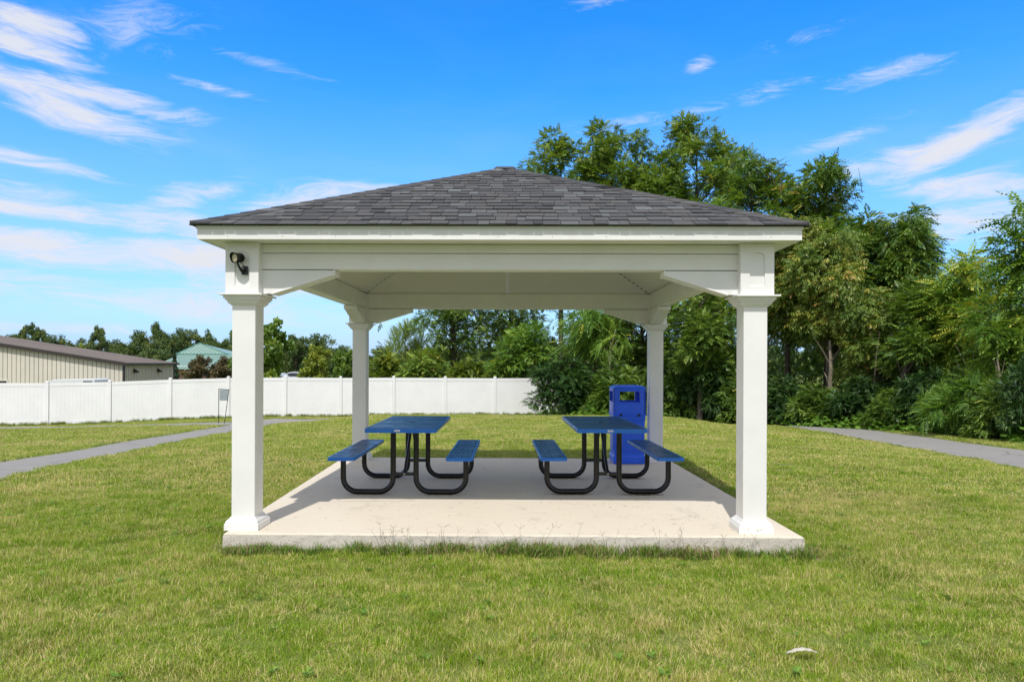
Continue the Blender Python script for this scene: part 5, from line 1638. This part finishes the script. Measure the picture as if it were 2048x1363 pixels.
def instancer(name, meshes, P, rot, sc, label):
    """one stuff object whose points carry the clumps"""
    src = bpy.data.collections.new(name + '_clumps')
    for m_ in meshes:
        src.objects.link(bpy.data.objects.new(name + '_clump', m_))
    me = bpy.data.meshes.new(name); me.vertices.add(len(P)); me.vertices.foreach_set('co', P.astype(np.float32).reshape(-1))
    a = me.attributes.new('rot', 'FLOAT_VECTOR', 'POINT'); a.data.foreach_set('vector', rot.astype(np.float32).reshape(-1))
    a = me.attributes.new('sc', 'FLOAT_VECTOR', 'POINT'); a.data.foreach_set('vector', sc.astype(np.float32).reshape(-1))
    o = bpy.data.objects.new(name, me); COL.objects.link(o)
    ng = bpy.data.node_groups.new(name, 'GeometryNodeTree')
    ng.interface.new_socket('Geometry', in_out='INPUT', socket_type='NodeSocketGeometry')
    ng.interface.new_socket('Geometry', in_out='OUTPUT', socket_type='NodeSocketGeometry')
    N = ng.nodes; gi = N.new('NodeGroupInput'); go = N.new('NodeGroupOutput')
    ip = N.new('GeometryNodeInstanceOnPoints'); ci = N.new('GeometryNodeCollectionInfo')
    ci.inputs['Collection'].default_value = src; ci.inputs['Separate Children'].default_value = True; ci.inputs['Reset Children'].default_value = True
    ip.inputs['Pick Instance'].default_value = True
    ra = N.new('GeometryNodeInputNamedAttribute'); ra.data_type = 'FLOAT_VECTOR'; ra.inputs[0].default_value = 'rot'
    sa = N.new('GeometryNodeInputNamedAttribute'); sa.data_type = 'FLOAT_VECTOR'; sa.inputs[0].default_value = 'sc'
    e2r = N.new('FunctionNodeEulerToRotation')
    rv = N.new('FunctionNodeRandomValue'); rv.data_type = 'INT'; rv.inputs[4].default_value = 0; rv.inputs[5].default_value = len(meshes) - 1
    l = ng.links.new
    l(gi.outputs[0], ip.inputs['Points']); l(ci.outputs[0], ip.inputs['Instance'])
    l(ra.outputs[0], e2r.inputs[0]); l(e2r.outputs[0], ip.inputs['Rotation']); l(sa.outputs[0], ip.inputs['Scale'])
    l(rv.outputs[2], ip.inputs['Instance Index']); l(ip.outputs[0], go.inputs[0])
    md = o.modifiers.new('scatter', 'NODES'); md.node_group = ng
    tag(o, label, 'grass', kind='stuff')
    return o

def build_grass():
    rng = np.random.default_rng(8)
    bands = [(1.6, 8.6, 54, .14, 450, .034, .0030), (8.6, 15.5, 19, .24, 460, .034, .0060), (15.5, 35.5, 7.0, .42, 580, .032, .0105)]
    for bi, (d0, d1, dens, rad, nb, h, w) in enumerate(bands):
        xm = .80 * d1 + 2.2
        st = 1 / math.sqrt(dens)
        gx, gd = np.meshgrid(np.arange(-xm, xm, st), np.arange(d0, d1, st))
        x = gx.ravel() + rng.uniform(-.5, .5, gx.size) * st; d = gd.ravel() + rng.uniform(-.5, .5, gx.size) * st; y = d + CAM_Y
        k = np.abs(x) < .80 * d + 2.2
        x, y, d = x[k], y[k], d[k]
        k = ~in_slab(x, y, rad * .55) & ~near_path(x, y, rad * (.35 if bi < 2 else .62))
        # stop at the fence line
        A = fence_posts[0]; B = fence_posts[-1]
        side = (B.x - A.x) * (y - A.y) - (B.y - A.y) * (x - A.x)
        k &= side < 0
        # woodland floor on the right carries weeds instead
        wl = np.array([W(1250, 31.6), W(1545, 29.6), W(1640, 27), W(1740, 25), W(1830, 23.2), W(1920, 21.2), W(2010, 19.2), W(2100, 17.4), W(2250, 15.5)])
        o_ = np.argsort(wl[:, 1]); xlim = np.interp(y, wl[o_, 1], wl[o_, 0])
        k &= x < xlim + .5
        x, y = x[k], y[k]
        P = np.stack([x, y, ground(x, y) - .006], 1)
        # patchy growth
        pn = np.sin(x * 1.7 + .6 * np.sin(y * 1.1)) * np.sin(y * 1.3 + 1 + .8 * np.sin(x * .9)) + .6 * np.sin(x * 4.1 + y * 2.3) * np.sin(y * 5.2 - x)
        hs = 1.0 + .22 * pn + rng.normal(0, .24, len(x))
        tl = (.12, .05, .015)[bi]
        rot = np.stack([rng.normal(0, tl, len(x)), rng.normal(0, tl, len(x)), rng.uniform(0, 6.283, len(x))], 1)
        s = rng.uniform(.9, 1.15, len(x)); sc = np.stack([s, s, np.clip(hs, .55, 1.6)], 1)
        meshes = [blade_clump('grass_clump', nb, rad, h, w, 200 + bi * 10 + j) for j in range(5)]
        instancer('grass', meshes, P, rot, sc, ['short mown yellow green grass in front of the pavilion', 'mown grass on both sides of the concrete pad and behind it', 'mown grass running back to the white fence'][bi])
build_grass()

def build_tufts():
    """taller tufts and green weeds along the edges of pad, paths and fence"""
    rng = np.random.default_rng(18)
    P = []; S_ = []
    for i in range(620):   # front edge of the pad: patchy, thicker to the right of the middle
        x = rng.uniform(-2.3, 2.65)
        wgt = .35 + .65 * (math.sin(x * 2.1 + .6) * .5 + .5) * (.6 + .4 * math.sin(x * 5.0))
        if rng.random() > wgt: continue
        y = -2.50 - abs(rng.normal(0, .05)); P.append((x, y)); S_.append(rng.uniform(.6, 1.5) * (1 if x > -1.2 else .8))
    for i in range(220):
        s = rng.integers(0, 3)
        if s == 0: P.append((-2.375 - abs(rng.normal(0, .04)), rng.uniform(-2.4, 2.4))); S_.append(rng.uniform(.5, .9))
        elif s == 1: P.append((2.63 + abs(rng.normal(0, .04)), rng.uniform(-2.4, 2.4))); S_.append(rng.uniform(.5, .9))
        else: P.append((rng.uniform(-2.3, 2.6), 2.50 + abs(rng.normal(0, .04)))); S_.append(rng.uniform(.5, .9))
    for c, w in PATHS:
        for i in range(len(c) - 1):
            a, b = c[i], c[i + 1]; t = (b - a) / (np.linalg.norm(b - a) + 1e-9); nn = np.array([-t[1], t[0]])
            m = max(1, int(np.linalg.norm(b - a) * 6))
            for _ in range(m):
                for sd in (-1, 1):
                    p = a + (b - a) * rng.random() + nn * sd * (w / 2 + rng.normal(.03, .04)); P.append(tuple(p)); S_.append(rng.uniform(.3, .75) * (1.0 if p[1] < 14 else .6))
    A, B = fence_posts[3], fence_posts[-1]
    for i in range(520):
        t = rng.random(); p = A.lerp(B, t); P.append((p.x + rng.normal(0, .05), p.y - .06 - abs(rng.normal(0, .08)))); S_.append(rng.uniform(.7, 2.0) ** 1.3)
    P = np.array(P); S_ = np.array(S_)
    k = ~(near_path(P[:, 0], P[:, 1], -.06))
    P, S_ = P[k], S_[k]
    z = ground(P[:, 0], P[:, 1])
    P3 = np.stack([P[:, 0], P[:, 1], z], 1)
    rot = np.stack([rng.normal(0, .15, len(P)), rng.normal(0, .15, len(P)), rng.uniform(0, 6.283, len(P))], 1)
    sc = np.stack([S_, S_, S_], 1)
    meshes = [blade_clump('tuft', 46, .06, .075, .006, 400 + j, M_WEED, lean=.8) for j in range(4)]
    instancer('edge_grass', meshes, P3, rot, sc, 'taller dark green grass tufts along the pad, path and fence edges')
    # low broad weeds in the lawn
    n = 420; d = 3 + 14 * rng.random(n) ** 1.4; x = rng.uniform(-1, 1, n) * (.78 * d + .5); y = d + CAM_Y
    k = ~in_slab(x, y, .12) & ~near_path(x, y, .1); x, y = x[k], y[k]
    tm = []
    for j in range(4):
        r2 = np.random.default_rng(500 + j); m_ = 14; a = r2.uniform(0, 6.28, m_); s = r2.uniform(.02, .05, m_)[:, None]
        dx = np.stack([np.cos(a), np.sin(a), r2.uniform(.1, .8, m_)], 1); dy = np.stack([-np.sin(a), np.cos(a), np.zeros(m_)], 1)
        p = np.zeros((m_, 3)); p[:, 2] = .012 + r2.random(m_) * .02; p[:, :2] = r2.normal(0, .015, (m_, 2))
        q_ = np.stack([p, p + dx * s * .6 + dy * s * .3, p + dx * s * 1.2, p + dx * s * .6 - dy * s * .3], 1)
        tm.append(mesh_from_quads('weed', q_, np.clip(r2.normal(.6, .2, m_), 0, 1), ML_COVER))
    P3 = np.stack([x, y, ground(x, y) + .005], 1)
    rot = np.stack([np.zeros(len(x)), np.zeros(len(x)), rng.uniform(0, 6.283, len(x))], 1); s = rng.uniform(.35, .8, len(x))
    instancer('lawn_weeds', tm, P3, rot, np.stack([s, s, s], 1), 'small broad leaved weeds scattered through the lawn')
    # thin dry seed stalks leaning over the front edge of the pad
    mb = MB()
    for i in range(64):
        x = rng.choice([rng.uniform(.1, 2.6), rng.uniform(.9, 2.6), rng.uniform(-1.2, .2)]); y = -2.51 - rng.random() * .06; z = gz(x, y)
        h = rng.uniform(.10, .25); ln = rng.normal(0, .09); p0 = Vector((x, y, z)); p1 = Vector((x + ln * .5, y + .01, z + h * .6)); p2 = Vector((x + ln, y + rng.uniform(-.03, .05), z + h))
        mb.tube([p0, p1, p2], [.0016, .0013, .0008], 3, cap=False, tint=rng.uniform(0, .3))
        for b in range(rng.integers(2, 5)):
            a = rng.uniform(-1.2, 1.2); L_ = rng.uniform(.02, .06)
            mb.tube([p2, p2 + Vector((math.sin(a) * L_, rng.normal(0, .01), math.cos(a) * L_))], [.0009, .0006], 3, cap=False, tint=rng.uniform(0, .3))
    tag(mb.build('seed_stalks', mat('dry_stalk', (.14, .11, .06), .9)), 'thin dry seed stalks leaning over the front edge of the pad', 'grass', kind='stuff')
    # grass clippings gathered round the table legs and strewn on the pad
    mb = MB()
    def clip(x, y):
        a = rng.uniform(0, 3.14); l = rng.uniform(.012, .035); w = .0012
        dx, dy = math.cos(a) * l / 2, math.sin(a) * l / 2; nx, ny = -math.sin(a) * w, math.cos(a) * w
        z = .0015 + rng.random() * .004
        mb.add([(x - dx - nx, y - dy - ny, z), (x + dx - nx, y + dy - ny, z + .001), (x + dx + nx, y + dy + ny, z + .002), (x - dx + nx, y - dy + ny, z + .001)], [(0, 1, 2, 3)])
    for tx, ty, dens in ((1.155, .01, 260), (-1.095, -.075, 60)):
        for yy in (-.56, .56):
            for s in (-1, 1):
                for i in range(dens): clip(tx + s * .40 + rng.normal(0, .13), ty + yy - .035 + rng.normal(0, .022))
    for i in range(420): clip(rng.uniform(-2.2, 2.5), rng.uniform(-2.42, 2.4))
    for i in range(220): clip(rng.uniform(.4, 2.2), rng.uniform(-2.3, .6))
    tag(mb.build('grass_clippings', mat('clippings', (.13, .11, .055), .95)), 'dry grass clippings strewn on the concrete and round the table legs', 'clippings', kind='stuff')
build_tufts()

# pale curled husk lying in the lawn at the lower right
def build_husk():
    x, y = on_ground(1606, 1321)
    z = gz(x, y)
    mb = MB(); n = 12; vs = []
    for i in range(n + 1):
        t = i / n; xx = -.085 + .17 * t; w = .019 * math.sin(math.pi * (.08 + .84 * t)) + .002; bend = .020 * math.sin(math.pi * t)
        for j in range(5):
            a = -1.2 + 2.4 * j / 4
            vs.append((xx, -bend * .3 + w * math.sin(a), .042 + bend + w * .5 * math.cos(a) + .002 * math.sin(i * 2.2)))
    fs = [(i * 5 + j, i * 5 + j + 1, (i + 1) * 5 + j + 1, (i + 1) * 5 + j) for i in range(n) for j in range(4)]
    mb.add(vs, fs)
    o = mb.build('dry_leaf', mat('dry_husk', (.44, .41, .34), .8, var=.15, vscale=60), smooth_=True)
    sd = o.modifiers.new('thick', 'SOLIDIFY'); sd.thickness = .0015
    o.location = (x, y, z); o.rotation_euler = (0, 0, .06)
    tag(o, 'pale curled dry leaf lying in the lawn at the lower right', 'leaf')
build_husk()
